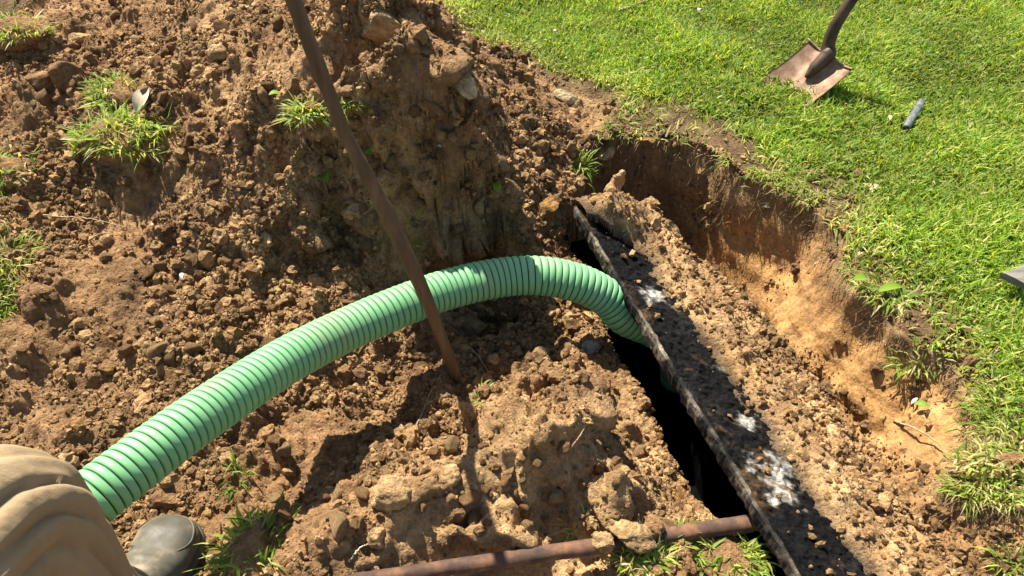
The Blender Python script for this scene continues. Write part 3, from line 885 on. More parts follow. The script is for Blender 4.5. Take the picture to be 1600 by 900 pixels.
def hose_material():
    m, nt, b = new_mat('green_hose')
    n = tex(nt, 'noise', 14, detail=6, rough=0.6)
    c = ramp(nt, n, [(0.3, (0.135, 0.345, 0.14)), (0.7, (0.185, 0.415, 0.185))])
    n2 = tex(nt, 'noise', 120, detail=6, rough=0.75)
    c = mixc(nt, c, (0.26, 0.27, 0.15), ramp(nt, n2, [(0.58, (0, 0, 0)), (0.75, (.55, .55, .55))]))
    n4 = tex(nt, 'noise', 7, detail=5, rough=0.7)
    c = mixc(nt, c, (0.24, 0.22, 0.11), ramp(nt, n4, [(0.50, (0, 0, 0)), (0.72, (.6, .6, .6))]))
    # moulded marks run in a line along the hose
    at = nd(nt, 'ShaderNodeAttribute', attribute_name='ring')
    mp = nt.nodes.new('ShaderNodeMapping'); mp.inputs['Scale'].default_value = (60, 4, 1)
    nt.links.new(at.outputs['Vector'], mp.inputs[0])
    n3_ = nt.nodes.new('ShaderNodeTexNoise'); n3_.inputs['Scale'].default_value = 1.0; n3_.inputs['Detail'].default_value = 2
    nt.links.new(mp.outputs[0], n3_.inputs['Vector'])
    sx = nt.nodes.new('ShaderNodeSeparateXYZ'); nt.links.new(at.outputs['Vector'], sx.inputs[0])
    band = ramp(nt, sx.outputs[0], [(0.0, (0, 0, 0)), (0.60, (0, 0, 0)), (0.62, (1, 1, 1)), (0.66, (1, 1, 1)), (0.68, (0, 0, 0))])
    st = ramp(nt, n3_.outputs[0], [(0.5, (0, 0, 0)), (0.56, (1, 1, 1))])
    mk = mixc(nt, band, st, 1.0, 'MULTIPLY')
    c = mixc(nt, c, (0.07, 0.25, 0.12), mixc(nt, (0, 0, 0), mk, 0.55))
    nt.links.new(c, b.inputs['Base Color'])
    b.inputs['Roughness'].default_value = 0.42
    b.inputs['Specular IOR Level'].default_value = 0.45
    rr_ = ramp(nt, n2, [(0.3, (.42, .42, .42)), (0.7, (.7, .7, .7))]); nt.links.new(rr_, b.inputs['Roughness'])
    bump(nt, b, mk, 0.5, 0.001)
    return m
obj('spiral_rib', me, hose_material(), hose)

# ------------------------------------------------------------------ wooden stick
def span(a, b, t): return np.asarray(a) + (np.asarray(b) - np.asarray(a)) * t
def at_depth(px, py, d):
    v = (py - 450) / F
    return np.array(((px - 800) / F * d, S2 * d * (1 - v), CAM_H - S2 * d * (1 + v)))
sb = hit(714, 590)
s_pts = [sb + np.array((.02, -.01, -.10)), sb, at_depth(665, 465, 1.67), at_depth(600, 325, 1.53), at_depth(540, 210, 1.435), at_depth(520, 160, 1.40), at_depth(490, 85, 1.345), at_depth(458, 0, 1.29)]
s_pts.append(s_pts[-1] + (s_pts[-1] - s_pts[-3]) * 1.6)
s_pts.append(s_pts[-1] + (s_pts[-1] - s_pts[-2]) * 0.8)
sc_, _ = resample(catmull(s_pts, 300), 0.01)
stick_root = empty('wooden_stake', tuple(sb))
tag(stick_root, 'tall brown wooden pole stuck in the soil in front of the green hose', 'pole')
lenf = np.linspace(0, 1, len(sc_))
rad = np.interp(lenf, [0, .1, .3, .55, 1], [.0125, .0135, .0152, .0128, .0125]) + 0.0008 * np.sin(lenf * 23) + 0.0025 * np.exp(-((lenf - .40) / .02) ** 2)
v, q, t = tube(sc_ - sb, rad, 20, 0.10, 3)
obj('shaft', mesh_np('shaft', v, quads=q, tris=t), M_WOOD, stick_root)

# ------------------------------------------------------------------ rusty pipe
pe = slab_pt(uw(*P(1178, 803, -.03)[:2])[0], 0.03, -0.062 - 0.019)
pa = P(560, 908, -0.045)
pd = (pe - pa) / np.linalg.norm(pe - pa)
pc_, _ = resample(np.array([pa - pd * 0.5, pe]), 0.01)
pipe = empty('rusty_pipe', tuple(pa))
tag(pipe, 'rusty steel pipe lying across the foreground, its end under the black lid', 'pipe')
v, q, t = tube(pc_ - pa, np.interp(np.linspace(0, 1, len(pc_)), [0, .85, .88, 1], [.0155, .0158, .0175, .0175]), 28, 0.10, 5)
# open end: hollow look through an inner wall
obj('pipe_wall', mesh_np('pipe_wall', v, quads=q, tris=t), M_RUST, pipe)

# ------------------------------------------------------------------ shovel
T = P(1221, 154, 0.0)
heel = at_depth(1299, 92, 2.60)
ax = heel - T; blen = np.linalg.norm(ax); ax /= blen
wd = np.array((0.09, -0.20, -0.012)); wd -= ax * wd.dot(ax); wd /= np.linalg.norm(wd)
nm = np.cross(wd, ax); nm *= np.sign(nm[2])
shovel = empty('shovel', tuple(T))
tag(shovel, 'rusty round-point shovel standing with its blade tip in the lawn', 'shovel')
nu2, nv2 = 36, 28
front_ = []; 
for k in range(nu2):
    s = k / (nu2 - 1)                                 # 0 heel .. 1 tip (buried)
    half = 0.106 * (1 - 0.04 * (1 - s)) if s < 0.55 else 0.106 * math.sqrt(max(0.0, 1 - ((s - .55) / .45) ** 2.4)) 
    half = max(half, 0.004)
    row = []
    for l in range(nv2):
        r_ = -1 + 2 * l / (nv2 - 1)
        along = 1 - s
        p_ = T + ax * (blen - s * (blen + 0.055)) + wd * (half * r_)
        dish = 0.046 * (r_ * half / 0.112) ** 2 * (0.6 + 0.4 * s) - 0.014 * math.sin(math.pi * min(1, s * 1.0)) 
        ridge = 0.036 * math.exp(-(r_ * half / (0.034 - .02 * s)) ** 2) * max(0, 1 - s / 0.75) ** 1.2
        p_ = p_ + nm * (dish + ridge)
        row.append(p_)
    front_.append(row)
front_ = np.array(front_)
back_ = front_ - nm * 0.0032
Vs = np.concatenate([front_.reshape(-1, 3), back_.reshape(-1, 3)]) - T
i, j = np.meshgrid(np.arange(nu2 - 1), np.arange(nv2 - 1), indexing='ij')
a = (i * nv2 + j).ravel(); qf = np.stack([a, a + 1, a + nv2 + 1, a + nv2], -1)
off = nu2 * nv2
edge_loop = [(0, l) for l in range(nv2)] + [(k, nv2 - 1) for k in range(1, nu2)] + [(nu2 - 1, l) for l in range(nv2 - 2, -1, -1)] + [(k, 0) for k in range(nu2 - 2, 0, -1)]
eidx = np.array([k * nv2 + l for k, l in edge_loop]); en = np.roll(eidx, -1)
qe = np.stack([eidx, en, en + off, eidx + off], -1)
bl = obj('blade', mesh_np('blade', Vs, quads=np.vstack([qf, qf[:, ::-1] + off, qe])), M_BLADE, shovel)
# rolled steps along the top edge
for sgn in (-1, 1):
    pts = [heel + wd * (sgn * (0.028 + 0.08 * f)) + nm * (0.030 * ((.028 + .08 * f) / .112) ** 2 * .6 * 1.5 + 0.004) - ax * 0.002 for f in np.linspace(0, 1, 8)]
    v, q, t = tube(np.array(pts) - T, 0.004, 8)
    obj('foot_step', mesh_np('foot_step', v, quads=q, tris=t), M_BLADE, shovel)
sock = [heel - ax * 0.105 + nm * 0.010, heel - ax * 0.06 + nm * 0.018, heel - ax * 0.01 + nm * 0.030]
h0 = at_depth(1294, 72, 2.575); h1 = at_depth(1303, 45, 2.54); h2 = at_depth(1321, 14, 2.50); h3 = at_depth(1336, -8, 2.475)
sk = catmull(sock + [h0, h1, h2, h3, h3 + (h3 - h2) * 1.2], 60) - T
f = np.linspace(0, 1, 60)
v, q, t = tube(sk, np.interp(f, [0, .12, .3, .5, 1], [0.005, 0.020, 0.026, 0.020, 0.0175]), 18, .04, 4)
obj('socket', mesh_np('socket', v, quads=q, tris=t), M_DARKSTEEL, shovel)

# ------------------------------------------------------------------ short grey pipe piece on the lawn, board at the right
a0 = P(1415, 201, 0.030); a1 = P(1440, 160, 0.034)
offc = empty('pipe_offcut', tuple(a0))
tag(offc, 'short grey plastic pipe piece lying on the grass right of the shovel', 'pipe')
v, q, t = tube(np.linspace(a0, a1, 14) - a0, 0.0125, 20)
obj('pipe_wall', mesh_np('pipe_wall', v, quads=q, tris=t), M_PLASTIC, offc)
dd = (a1 - a0) / np.linalg.norm(a1 - a0)
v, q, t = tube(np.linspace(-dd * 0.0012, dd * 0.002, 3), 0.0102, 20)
obj('bore_shade_disc', mesh_np('bore_shade_disc', v, quads=q, tris=t), M_BORE_SHADE, offc)  # near-black disc on the capped end, painting the shade inside a hollow

bd0 = P(1566, 426, .075)
bw = np.array((.10, -.085, -.012)); bw = bw / np.linalg.norm(bw); bl_ = np.array((.9, .42, -0.02)); bl_ /= np.linalg.norm(bl_)
bn = np.cross(bl_, bw); bn *= np.sign(bn[2])
rg = []
r9 = np.random.default_rng(5)
for s in np.linspace(0, .55, 24):
    j = r9.normal(size=3) * .0008
    w0 = .004 * math.sin(s * 40)
    rg.append([bl_ * s + bw * (w0 + e * .062) + bn * h + j for e, h in [(0, 0), (.08, .003), (.5, .0045), (.92, .003), (1, 0), (1, -.016), (.5, -.018), (0, -.016)]])
v, q, t = loft(np.array(rg))
tag(obj('grey_board', mesh_np('grey_board', v, quads=q, tris=t, smooth=False), M_BOARD, loc=tuple(bd0)), 'weathered grey board end jutting in over the grass at right edge', 'board')

# ------------------------------------------------------------------ person (one leg in view)
M_TROUSER, nt, b_ = new_mat('khaki_canvas')
n = tex(nt, 'noise', 5, detail=5)
n2 = tex(nt, 'noise', 900, detail=2)
c = ramp(nt, n, [(0.3, (0.27, 0.19, 0.10)), (0.7, (0.35, 0.25, 0.14))])
n5 = tex(nt, 'noise', 14, detail=8, rough=.7)
c = mixc(nt, c, (0.20, 0.115, 0.055), ramp(nt, n5, [(0.55, (0, 0, 0)), (0.75, (.55, .55, .55))]))
nt.links.new(c, b_.inputs['Base Color']); b_.inputs['Roughness'].default_value = 0.9
b_.inputs['Specular IOR Level'].default_value = 0.15
wr = tex(nt, 'noise', 16, detail=4, rough=.55, stretch=(1.6, 1.6, .5))
ml = nt.nodes.new('ShaderNodeMath'); ml.operation = 'MULTIPLY_ADD'; ml.inputs[1].default_value = 9.0
nt.links.new(wr, ml.inputs[0]); nt.links.new(n2, ml.inputs[2])
bump(nt, b_, ml.outputs[0], 0.55, 0.0016)
M_RUBBER, nt, b_ = new_mat('dusty_rubber')
n = tex(nt, 'noise', 12, detail=8, rough=.7)
nt.links.new(ramp(nt, n, [(0.32, (0.048, 0.044, 0.030)), (0.52, (0.088, 0.078, 0.052)), (0.72, (0.24, 0.18, 0.105))]), b_.inputs['Base Color'])
n2 = tex(nt, 'noise', 30, detail=6, rough=.7)
nt.links.new(ramp(nt, n2, [(0.3, (.42, .42, .42)), (0.7, (.75, .75, .75))]), b_.inputs['Roughness'])
b_.inputs['Specular IOR Level'].default_value = 0.3
bump(nt, b_, n2, 0.15, 0.002)

foot_z = float(ground_z(-.655, .62)[0])
person = empty('person', (-.66, .5, foot_z))
tag(person, 'person in khaki trousers and dark rubber boot standing beside the green hose', 'person')
PO = np.array((-.66, .5, foot_z))
lc = catmull([(-.675, .495, .16 + foot_z), (-.672, .492, .24), (-.665, .49, .36), (-.662, .478, .46), (-.66, .43, .53), (-.64, .30, .62), (-.60, .10, .76), (-.56, -.08, .90)], 160)
lr = np.interp(np.linspace(0, 1, 160), [0, .1, .25, .40, .5, .7, 1], [.090, .092, .100, .107, .107, .114, .130])
tt, LA, LB = frames(lc)
th = np.linspace(0, 2 * np.pi, 96, endpoint=False)
k_, th_ = np.meshgrid(np.linspace(0, 1, 160), th, indexing='ij')
cx, sx_ = np.cos(th_), np.sin(th_)
wob1 = 1.6 * fbm(k_ * 4, cx * 1.2 + 3, 2, 21); wob2 = 1.6 * fbm(k_ * 3, sx_ * 1.3 + 5, 2, 22)
ridge_ = lambda a: (0.5 + 0.5 * np.sin(a)) ** 2.2
cre = lambda a, p: (0.5 + 0.5 * np.sin(a)) ** p
zone = sstep(0.04, .12, k_) * sstep(.92, .62, k_)
patch_ = np.clip(.45 + 1.5 * fbm(k_ * 3, cx + 2 * sx_, 2, 24), 0, 1)
fold = (-0.020 * cre(th_ * 8 + 2.0 * k_ + 1.3 * wob2, 8) * zone * patch_
        - 0.014 * cre(th_ * 13 - 3 * k_ + 1.8 * wob1, 6) * zone * (1 - .7 * patch_)
        - 0.009 * cre(th_ * 1 + 30 * k_ + 2 * wob1, 5) * sstep(.08, .14, k_) * sstep(.36, .24, k_)
        + 0.007 * fbm(k_ * 7 + cx, sx_ * 1.4 + 7, 4, 23) + .003)
hem = 0.006 * np.exp(-((k_ - 0.012) / .012) ** 2) - 0.004 * np.exp(-((k_ - 0.045) / .006) ** 2)
rr = lr[:, None] * (1 + 0.06 * np.cos(th_ * 2 + .6)) + fold + hem
rings = lc[:, None] + LA[:, None] * (rr * cx)[..., None] + LB[:, None] * (rr * sx_)[..., None]
v, q, t = loft(rings - PO)
leg_o = obj('trouser_leg', mesh_np('trouser_leg', v, quads=q, tris=t), M_TROUSER, person)
for row_ in (3, 5):                                   # hem stitching
    loop = np.vstack([rings[row_], rings[row_][:1]]) - PO
    v, q, t = tube(loop + (loop - loop.mean(0)) * .004, 0.0011, 5)
    obj('hem_stitch', mesh_np('hem_stitch', v, quads=q, tris=t), M_STRAW, leg_o)

# boot: cross sections from heel to toe
fa = np.array((0.10, 0.995, 0)); fa /= np.linalg.norm(fa); fs = np.array((fa[1], -fa[0], 0))
toe = np.array((-.676, .784, foot_z))
LEN = .305
rg = []
for s in np.linspace(0, 1, 60):
    d = s * LEN
    endr = math.sqrt(max(0.0004, 1 - max(0, (s - .80) / .2) ** 2.2)) * math.sqrt(max(0.0004, 1 - max(0, (.10 - s) / .10) ** 2))
    half = (0.040 + 0.021 * sstep(.25, .72, np.array(s)) ) * endr
    top = np.interp(s, [0, .15, .35, .5, .68, .85, .95, 1], [.13, .15, .15, .115, .088, .078, .060, .030])
    ring = []
    for a in np.linspace(0, 2 * np.pi, 36, endpoint=False):
        ca, sa = math.cos(a), math.sin(a)
        xx = half * math.copysign(abs(ca) ** .75, ca)
        zz = .012 + (top - .012) * (0.45 + 0.55 * math.copysign(abs(sa) ** .85, sa))
        zz = max(zz, .014)
        if s > .3: xx *= 1 - 0.10 * max(0, sa)
        crease = .0025 * math.sin(s * 95) * max(0, sa) * math.exp(-((s - .56) / .07) ** 2)
        ring.append(toe - fa * (LEN - d) + fs * (xx + .006 * math.sin(s * 3)) + np.array((0, 0, zz + crease)))
    rg.append(ring)
v, q, t = loft(np.array(rg) - PO)
boot = obj('boot', mesh_np('boot', v, quads=q, tris=t), M_RUBBER, person)
seam = []
for a_ in np.linspace(-2.2, 2.2, 60):
    sx0 = .80 + .175 * math.cos(a_); hw = 0.061 * math.sin(a_) * .93
    endr = math.sqrt(max(0.0004, 1 - max(0, (sx0 - .80) / .2) ** 2.2))
    topz = np.interp(sx0, [0, .15, .35, .5, .68, .85, .95, 1], [.13, .15, .15, .115, .088, .078, .060, .030])
    f_ = min(1, abs(hw) / (0.061 * endr + 1e-6))
    seam.append(toe - fa * (LEN * (1 - sx0)) + fs * (hw * .97 + .004) + np.array((0, 0, .012 + (topz - .012) * (.45 + .55 * max(0, 1 - f_ ** 2.4) ** .5) + .001)))
v, q, t = tube(np.array(seam) - PO, 0.0022, 6)
obj('toe_seam', mesh_np('toe_seam', v, quads=q, tris=t), M_RUBBER, boot)
shaft = catmull([toe - fa * .205 + np.array((0, 0, .09)), toe - fa * .225 + np.array((0, 0, .18)), toe - fa * .235 + np.array((0, 0, .30))], 16)
v, q, t = tube(shaft - PO, 0.062, 28, .05, 8)
obj('boot_shaft', mesh_np('boot_shaft', v, quads=q, tris=t), M_RUBBER, boot)
rg = []
for zz, gr in [(-.004, 1.0), (.004, 1.045), (.014, 1.05), (.020, 1.03), (.024, 1.0)]:
    ring = []
    for a in np.linspace(0, 2 * np.pi, 60, endpoint=False):
        s = .5 + .5 * math.cos(a)
        endr = math.sqrt(max(0.0, 1 - max(0, (s - .80) / .2) ** 2.2)) * math.sqrt(max(0.0, 1 - max(0, (.10 - s) / .10) ** 2))
        half = (0.040 + 0.021 * float(sstep(.25, .72, np.array(s)))) * endr * gr
        ring.append(toe - fa * (LEN * (1 - s) - (gr - 1) * .1 * math.cos(a)) + fs * (half * math.copysign(1, math.sin(a)) + .006 * math.sin(s * 3)) + np.array((0, 0, zz)))
    rg.append(ring)
v, q, t = loft(np.array(rg) - PO)
obj('sole', mesh_np('sole', v, quads=q, tris=t), M_RUBBER, boot)

# ------------------------------------------------------------------ single clods and stones
def place_clod(px, py, size, label, base=tan, seed=None, rot=None, sink=0.35, name='soil_clod', cat='clod', rough=.35, facet=6, crumbly=0.0, mat=None, z=None, tmpl=None):
    place_clod.k += 1
    sd_ = seed or place_clod.k * 13 + 5
    p_ = hit(px, py) if z is None else P(px, py, z)
    me = clod_mesh(name, sd_, size, base, rough, facet, tmpl, crumbly)
    o = obj(name, me, mat or M_SOIL, loc=tuple(p_ + np.array((0, 0, size[2] * (1 - 2 * sink) * .5))))
    o.rotation_euler = rot or (random.uniform(-.4, .4), random.uniform(-.4, .4), random.uniform(0, 6.28))
    return tag(o, label, cat)
place_clod.k = 0
c_pale = np.array((0.34, 0.235, 0.115)); c_stone = np.array((0.46, 0.36, 0.21)); c_dk = dark * 1.1
place_clod(596, 60, (.082, .05, .066), 'large pale angular clay block on the crest of the heap', np.array((.44, .30, .15)), 31, (0.15, .1, .15), .0, rough=.28, facet=16)
place_clod(722, 128, (.024, .065, .02), 'long rounded tan stone lying on the heap ridge', c_stone, 7, (.3, 0, .45), .2, 'stone', 'stone', .12, 3)
place_clod(884, 152, (.045, .028, .014), 'flat tan stone where heap soil meets the lawn', c_stone, 9, (.1, .2, -.4), .3, 'stone', 'stone', .12, 5)
place_clod(105, 128, (.055, .05, .05), 'big dark brown clod beside the grassy sod at upper left', brown, 12, None, .3)
place_clod(60, 128, (.05, .035, .035), 'brown clod left of the big dark clod', brown, 14)
place_clod(125, 60, (.045, .028, .018), 'flat tan clod right of the corner sod', tan, 15)
place_clod(738, 512, (.045, .035, .038), 'tan angular clod just below the hose and right of the pole', c_pale, 17, None, .25)
place_clod(655, 603, (.032, .03, .03), 'dark clod left of the foot of the pole', brown, 18)
place_clod(938, 606, (.026, .035, .03), 'dark tilted clod between crumbly mound and tank gap', brown, 19)
place_clod(610, 775, (.048, .038, .036), 'tan flat-topped clod left of the pole shadow', tan * 1.0, 124, None, .35, rough=.5, facet=4, crumbly=.1)
place_clod(700, 745, (.03, .026, .022), 'small tan clod beside the pole shadow', tan, 25)
place_clod(590, 838, (.024, .022, .02), 'round tan clod above the left end of the rusty pipe', tan, 26)
place_clod(545, 765, (.03, .026, .024), 'brown clod left of the flat-topped clod', brown * 1.2, 27)
place_clod(270, 775, (.05, .04, .035), 'dark clod in shade between boot and hose', brown * .9, 28)
place_clod(335, 842, (.03, .022, .025), 'brown clod right of the boot toe', brown, 29)
place_clod(340, 878, (.03, .026, .026), 'dark brown clod by the boot, nearest the bottom edge', brown * .9, 30)
place_clod(1311, 252, (.028, .02, .014), 'brown clod on the lawn between shovel and pit', tan * .9, 33)
place_clod(1340, 272, (.024, .018, .014), 'dark brown clod on the lawn above the pale stone', brown, 34)
place_clod(1362, 294, (.034, .022, .013), 'pale yellow stone on the lawn near the pit rim', np.array((.55, .47, .28)), 35, None, .3, 'stone', 'stone', .12, 5)
place_clod(1390, 232, (.018, .012, .010), 'small reddish clod on the lawn below the grey pipe piece', np.array((.28, .14, .08)), 36)
place_clod(1333, 158, (.016, .016, .014), 'small brown clod under the raised shovel heel', brown, 37)
place_clod(1508, 355, (.014, .010, .008), 'tiny tan clod on the lawn at far right', tan, 38)
place_clod(775, 88, (.06, .04, .035), 'dark crumbly clod at the lawn edge of the heap', dark, 39, None, .4, crumbly=.12)
place_clod(945, 240, (.05, .03, .02), 'tan clod at the back rim of the pit', tan, 40)
place_clod(858, 330, (.05, .04, .075), 'upright orange clay block left of the tank gap', orange * .85, 41, (0, .1, .3), .6, rough=.5, facet=12, crumbly=.08)
place_clod(925, 545, (.03, .024, .016), 'whitish lime stained lump at the tank gap below the hose', np.array((.5, .45, .37)), 43, None, .4)
place_clod(1060, 778, (.018, .022, .03), 'orange clay wedge at the gap just above the rusty pipe', orange, 44)
place_clod(230, 630, (.03, .024, .02), 'tan clod above the hose near the knee', tan, 45)
place_clod(330, 443, (.028, .022, .018), 'pale tan clod left of mid heap foot', tan * 1.1, 46)
place_clod(420, 438, (.026, .02, .016), 'orange tan clod above the middle of the hose', orange, 47)
place_clod(560, 330, (.05, .035, .03), 'lit tan clod left of the pole at the heap foot', tan, 48)
place_clod(375, 205, (.035, .03, .028), 'brown clod right of the grassy sod on the heap', brown * 1.1, 49)
place_clod(340, 85, (.035, .03, .026), 'tan clod on the upper heap left of the pole', tan, 50)
place_clod(985, 836, (.05, .034, .024), 'tan clod covering the middle of the rusty pipe', tan * .9, 81, None, .5, crumbly=.14, z=-.035)
place_clod(1020, 826, (.028, .024, .016), 'small clod on the rusty pipe near the thin sod', brown * 1.2, 82, None, .5, crumbly=.12, z=-.045)
place_clod(945, 846, (.03, .022, .016), 'small tan clod on the pipe left of the covering clod', tan * .9, 83, None, .5, crumbly=.12, z=-.035)
# clay spike and clod on the upper end of the slab
pk = P(962, 290, .03)
v, q, t = tube(catmull([pk + np.array((-.012, -.03, -.06)), pk + np.array((0, 0, 0)), P(968, 277, .065), P(972, 268, .09)], 24) - pk, np.interp(np.linspace(0, 1, 24), [0, .5, .85, 1], [.030, .017, .011, .006]), 14, .9, 6)
tag(obj('clay_spike', mesh_np('clay_spike', v, quads=q, tris=t, col=tan * np.ones((len(v), 3))), M_SOIL, loc=tuple(pk)), 'upright spike of tan clay on the far end of the lid', 'clod')
place_clod(1022, 352, (.026, .02, .018), 'angular clod on the far right shoulder of the lid', tan * .9, 52, None, .2, z=-.02)

# medium clods: individuals, told apart only by where they lie
region = [
 ('brown soil clod among many on the sunny heap left of the pole', 'clods on the heap', (20, 20, 460, 300), 90),
 ('brown soil clod among many on the slope between heap and hose', 'clods above the hose', (20, 330, 600, 560), 80),
 ('tan soil clod among many in the foreground between boot and lid', 'clods in the foreground', (420, 690, 1050, 830), 70),
 ('soil clod among many below the arch of the hose', 'clods under the hose arch', (640, 470, 930, 600), 30),
 ('dim soil clod among many on the shaded steep face behind the pole', 'clods on the shaded face', (540, 120, 790, 380), 60),
 ('soil clod among many on the ridge beside the lawn', 'clods on the ridge', (650, 60, 900, 260), 30)]
protos = [clod_mesh('soil_clod', 300 + k, (1, .8, .7), (tan if k % 3 == 0 else brown * (1.0 + .12 * (k % 4))), .4, 6, ico(3), .05) for k in range(14)]
for me in protos: me.materials.append(M_SOIL)
for lab, grp, (x0, y0, x1, y1), cnt in region:
    for k in range(cnt):
        px_, py_ = random.uniform(x0, x1), random.uniform(y0, y1)
        p_ = hit(px_, py_)
        if float(grid_at(HOLE.astype(float), p_[0:1], p_[1:2])[0]) > 0: continue
        s = 0.011 + 0.017 * random.random() ** 2.2
        o = bpy.data.objects.new('soil_clod', random.choice(protos)); COL.objects.link(o)
        o.location = tuple(p_ + np.array((0, 0, s * .3))); o.scale = (s * random.uniform(.8, 1.3), s, s * random.uniform(.7, 1.1))
        o.rotation_euler = (random.uniform(0, 6.28), random.uniform(0, 6.28), random.uniform(0, 6.28))
        tag(o, lab, 'clod', grp)

# ------------------------------------------------------------------ grass tufts and turned sods
def tuft(parent_or_none, name, centre, n, rx, ry, ln, label=None, straw=.08, lean=(.1, 1.2), wid=(.002, .0048), follow=True, yellow=.3):
    a = rng.uniform(0, 6.283, n); r = np.sqrt(rng.random(n))
    bx = centre[0] + rx * r * np.cos(a); by = centre[1] + ry * r * np.sin(a)
    bz = np.maximum(ground_z(bx, by), centre[2] - .05) if follow else np.full(n, centre[2])
    base = np.stack([bx, by, bz], -1) - np.asarray(centre)
    hd = np.where(rng.random(n) < .5, a, rng.uniform(0, 6.283, n))
    me = blade_mesh(name, base, hd, rng.uniform(lean[0], lean[1], n), rng.uniform(.5, 1.15, n) * ln, rng.uniform(wid[0], wid[1], n), grass_col(n, straw, yellow), .7, 3)
    o = obj(name, me, M_GRASS, loc=tuple(centre))
    if label: tag(o, label, 'grass tuft')
    return o
def sod(px, py, size, n, ln, label, seed, grass_off=(0, 0, 0), straw=.1, lift=.3, spread=.95):
    p_ = hit(px, py)
    root = empty('turf_sod', tuple(p_)); tag(root, label, 'sod')
    me = clod_mesh('soil_block', seed, size, brown * .95, .35, 5, ICO4, .05)
    o = obj('soil_block', me, M_SOIL, root, loc=(0, 0, size[2] * lift))
    top = size[2] * (lift + .55)
    n = int(n * 1.8)
    a = rng.uniform(0, 6.283, n); r = np.sqrt(rng.random(n)) * spread * 1.05
    ex = r * np.cos(a); ey = r * np.sin(a)
    patchy = fbm(ex * 1.7 + seed, ey * 1.7 + seed * 2, 3, seed)
    kp = patchy > -0.22
    a = a[kp]; r = r[kp]; ex = ex[kp]; ey = ey[kp]; n = len(a); patchy = patchy[kp]
    base = np.stack([ex * size[0], ey * size[1], size[2] * (lift + .72 * np.sqrt(np.maximum(0, 1 - (np.minimum(r, 1) * .95) ** 2)))], -1) + np.asarray(grass_off)
    cl = np.floor(hash2(np.floor(ex * 4), np.floor(ey * 4), seed) * 7) * 0.9
    hd = np.where(rng.random(n) < .25, a, cl + rng.normal(0, .9, n))
    lnv = rng.uniform(.25, 1.0, n) ** 1.4 * 1.25 * ln * (1 + .8 * patchy)
    base[:, :2] *= rng.uniform(.85, 1.15, (n, 1)); base[:, 2] -= .006
    me = blade_mesh('grass', base, hd, rng.uniform(.35, 1.65, n), lnv, np.where(rng.random(n) < .25, rng.uniform(.005, .0085, n), rng.uniform(.002, .005, n)), grass_col(n, straw + .15, .45), rng.choice([.15, .5, 1.0], n), 3)
    obj('grass', me, M_GRASS, root)
    return root
sod(35, 58, (.10, .075, .05), 520, .042, 'turned sod with pale green grass in the top left corner', 61, straw=.25)
sod(188, 160, (.07, .075, .05), 420, .055, 'grassy sod tip above the big leafy sod on the heap', 62)
sod(205, 235, (.125, .09, .07), 800, .072, 'big leafy sod of green grass on the heap slope', 63)
sod(20, 280, (.07, .06, .05), 380, .055, 'small shaded sod with grass at the left edge', 64, straw=.15)
sod(485, 185, (.05, .03, .03), 240, .05, 'dark green grass sod left of the pole on the heap', 65, straw=.04)
sod(545, 170, (.035, .025, .025), 120, .04, 'dim grass sod right of the pole on the heap', 66, straw=.06)
tuft(None, 'grass_tuft', hit(8, 400), 320, .05, .10, .055, 'yellowish strip of grass at the left edge below the heap', .4)
tuft(None, 'grass_tuft', hit(5, 475), 220, .03, .06, .05, 'pale grass tuft at the left edge, lower of two', .3)
tuft(None, 'grass_tuft', hit(650, 375), 40, .02, .02, .045, 'thin pale grass tuft right of the pole above the hose', .25, wid=(.002, .004))
tuft(None, 'grass_tuft', hit(910, 262), 60, .025, .025, .075, 'tall light green grass tuft at the back corner of the pit', .12, wid=(.003, .006))
sod(400, 870, (.06, .085, .04), 420, .05, 'grass sod right of the boot at the bottom edge', 67, straw=.15)
tuft(None, 'grass_tuft', hit(372, 742), 26, .02, .03, .05, 'sparse shaded grass blades below the hose near the boot', .05)
tuft(None, 'grass_tuft', hit(750, 625), 60, .02, .03, .03, 'dry yellow grass tuft on the left flank of the domed soil', .6)
sod(1140, 872, (.085, .06, .03), 520, .042, 'leafy green sod between rusty pipe and black lid', 68, straw=.12)
sod(1000, 872, (.06, .045, .02), 140, .036, 'thin grass sod just below the middle of the rusty pipe', 69, straw=.2)
sod(1062, 846, (.03, .02, .015), 90, .04, 'small grass sod touching the rusty pipe', 70)
tuft(None, 'grass_tuft', hit(895, 822), 50, .025, .02, .035, 'small grass tuft above the rusty pipe', .3)
tuft(None, 'grass_tuft', hit(1575, 885), 60, .03, .02, .06, 'green blades in the bottom right corner of the pit', .15)
sod(1568, 728, (.10, .045, .05), 300, .036, 'overhanging turf sod with roots at the right pit edge', 71, straw=.45, lift=-.1)
tuft(None, 'grass_tuft', hit(1392, 468), 70, .05, .03, .055, 'broad leaved weed tuft hanging at the pit rim', .12, lean=(.4, 1.4), wid=(.004, .010), yellow=.15)
tuft(None, 'grass_tuft', hit(1445, 552), 120, .06, .03, .045, 'long grass tuft drooping into the right side of the pit', .2, lean=(.5, 1.6), wid=(.003, .006))
tuft(None, 'grass_tuft', hit(1565, 650), 140, .08, .06, .055, 'tall green grass tuft above the overhanging turf', .08, wid=(.003, .006))

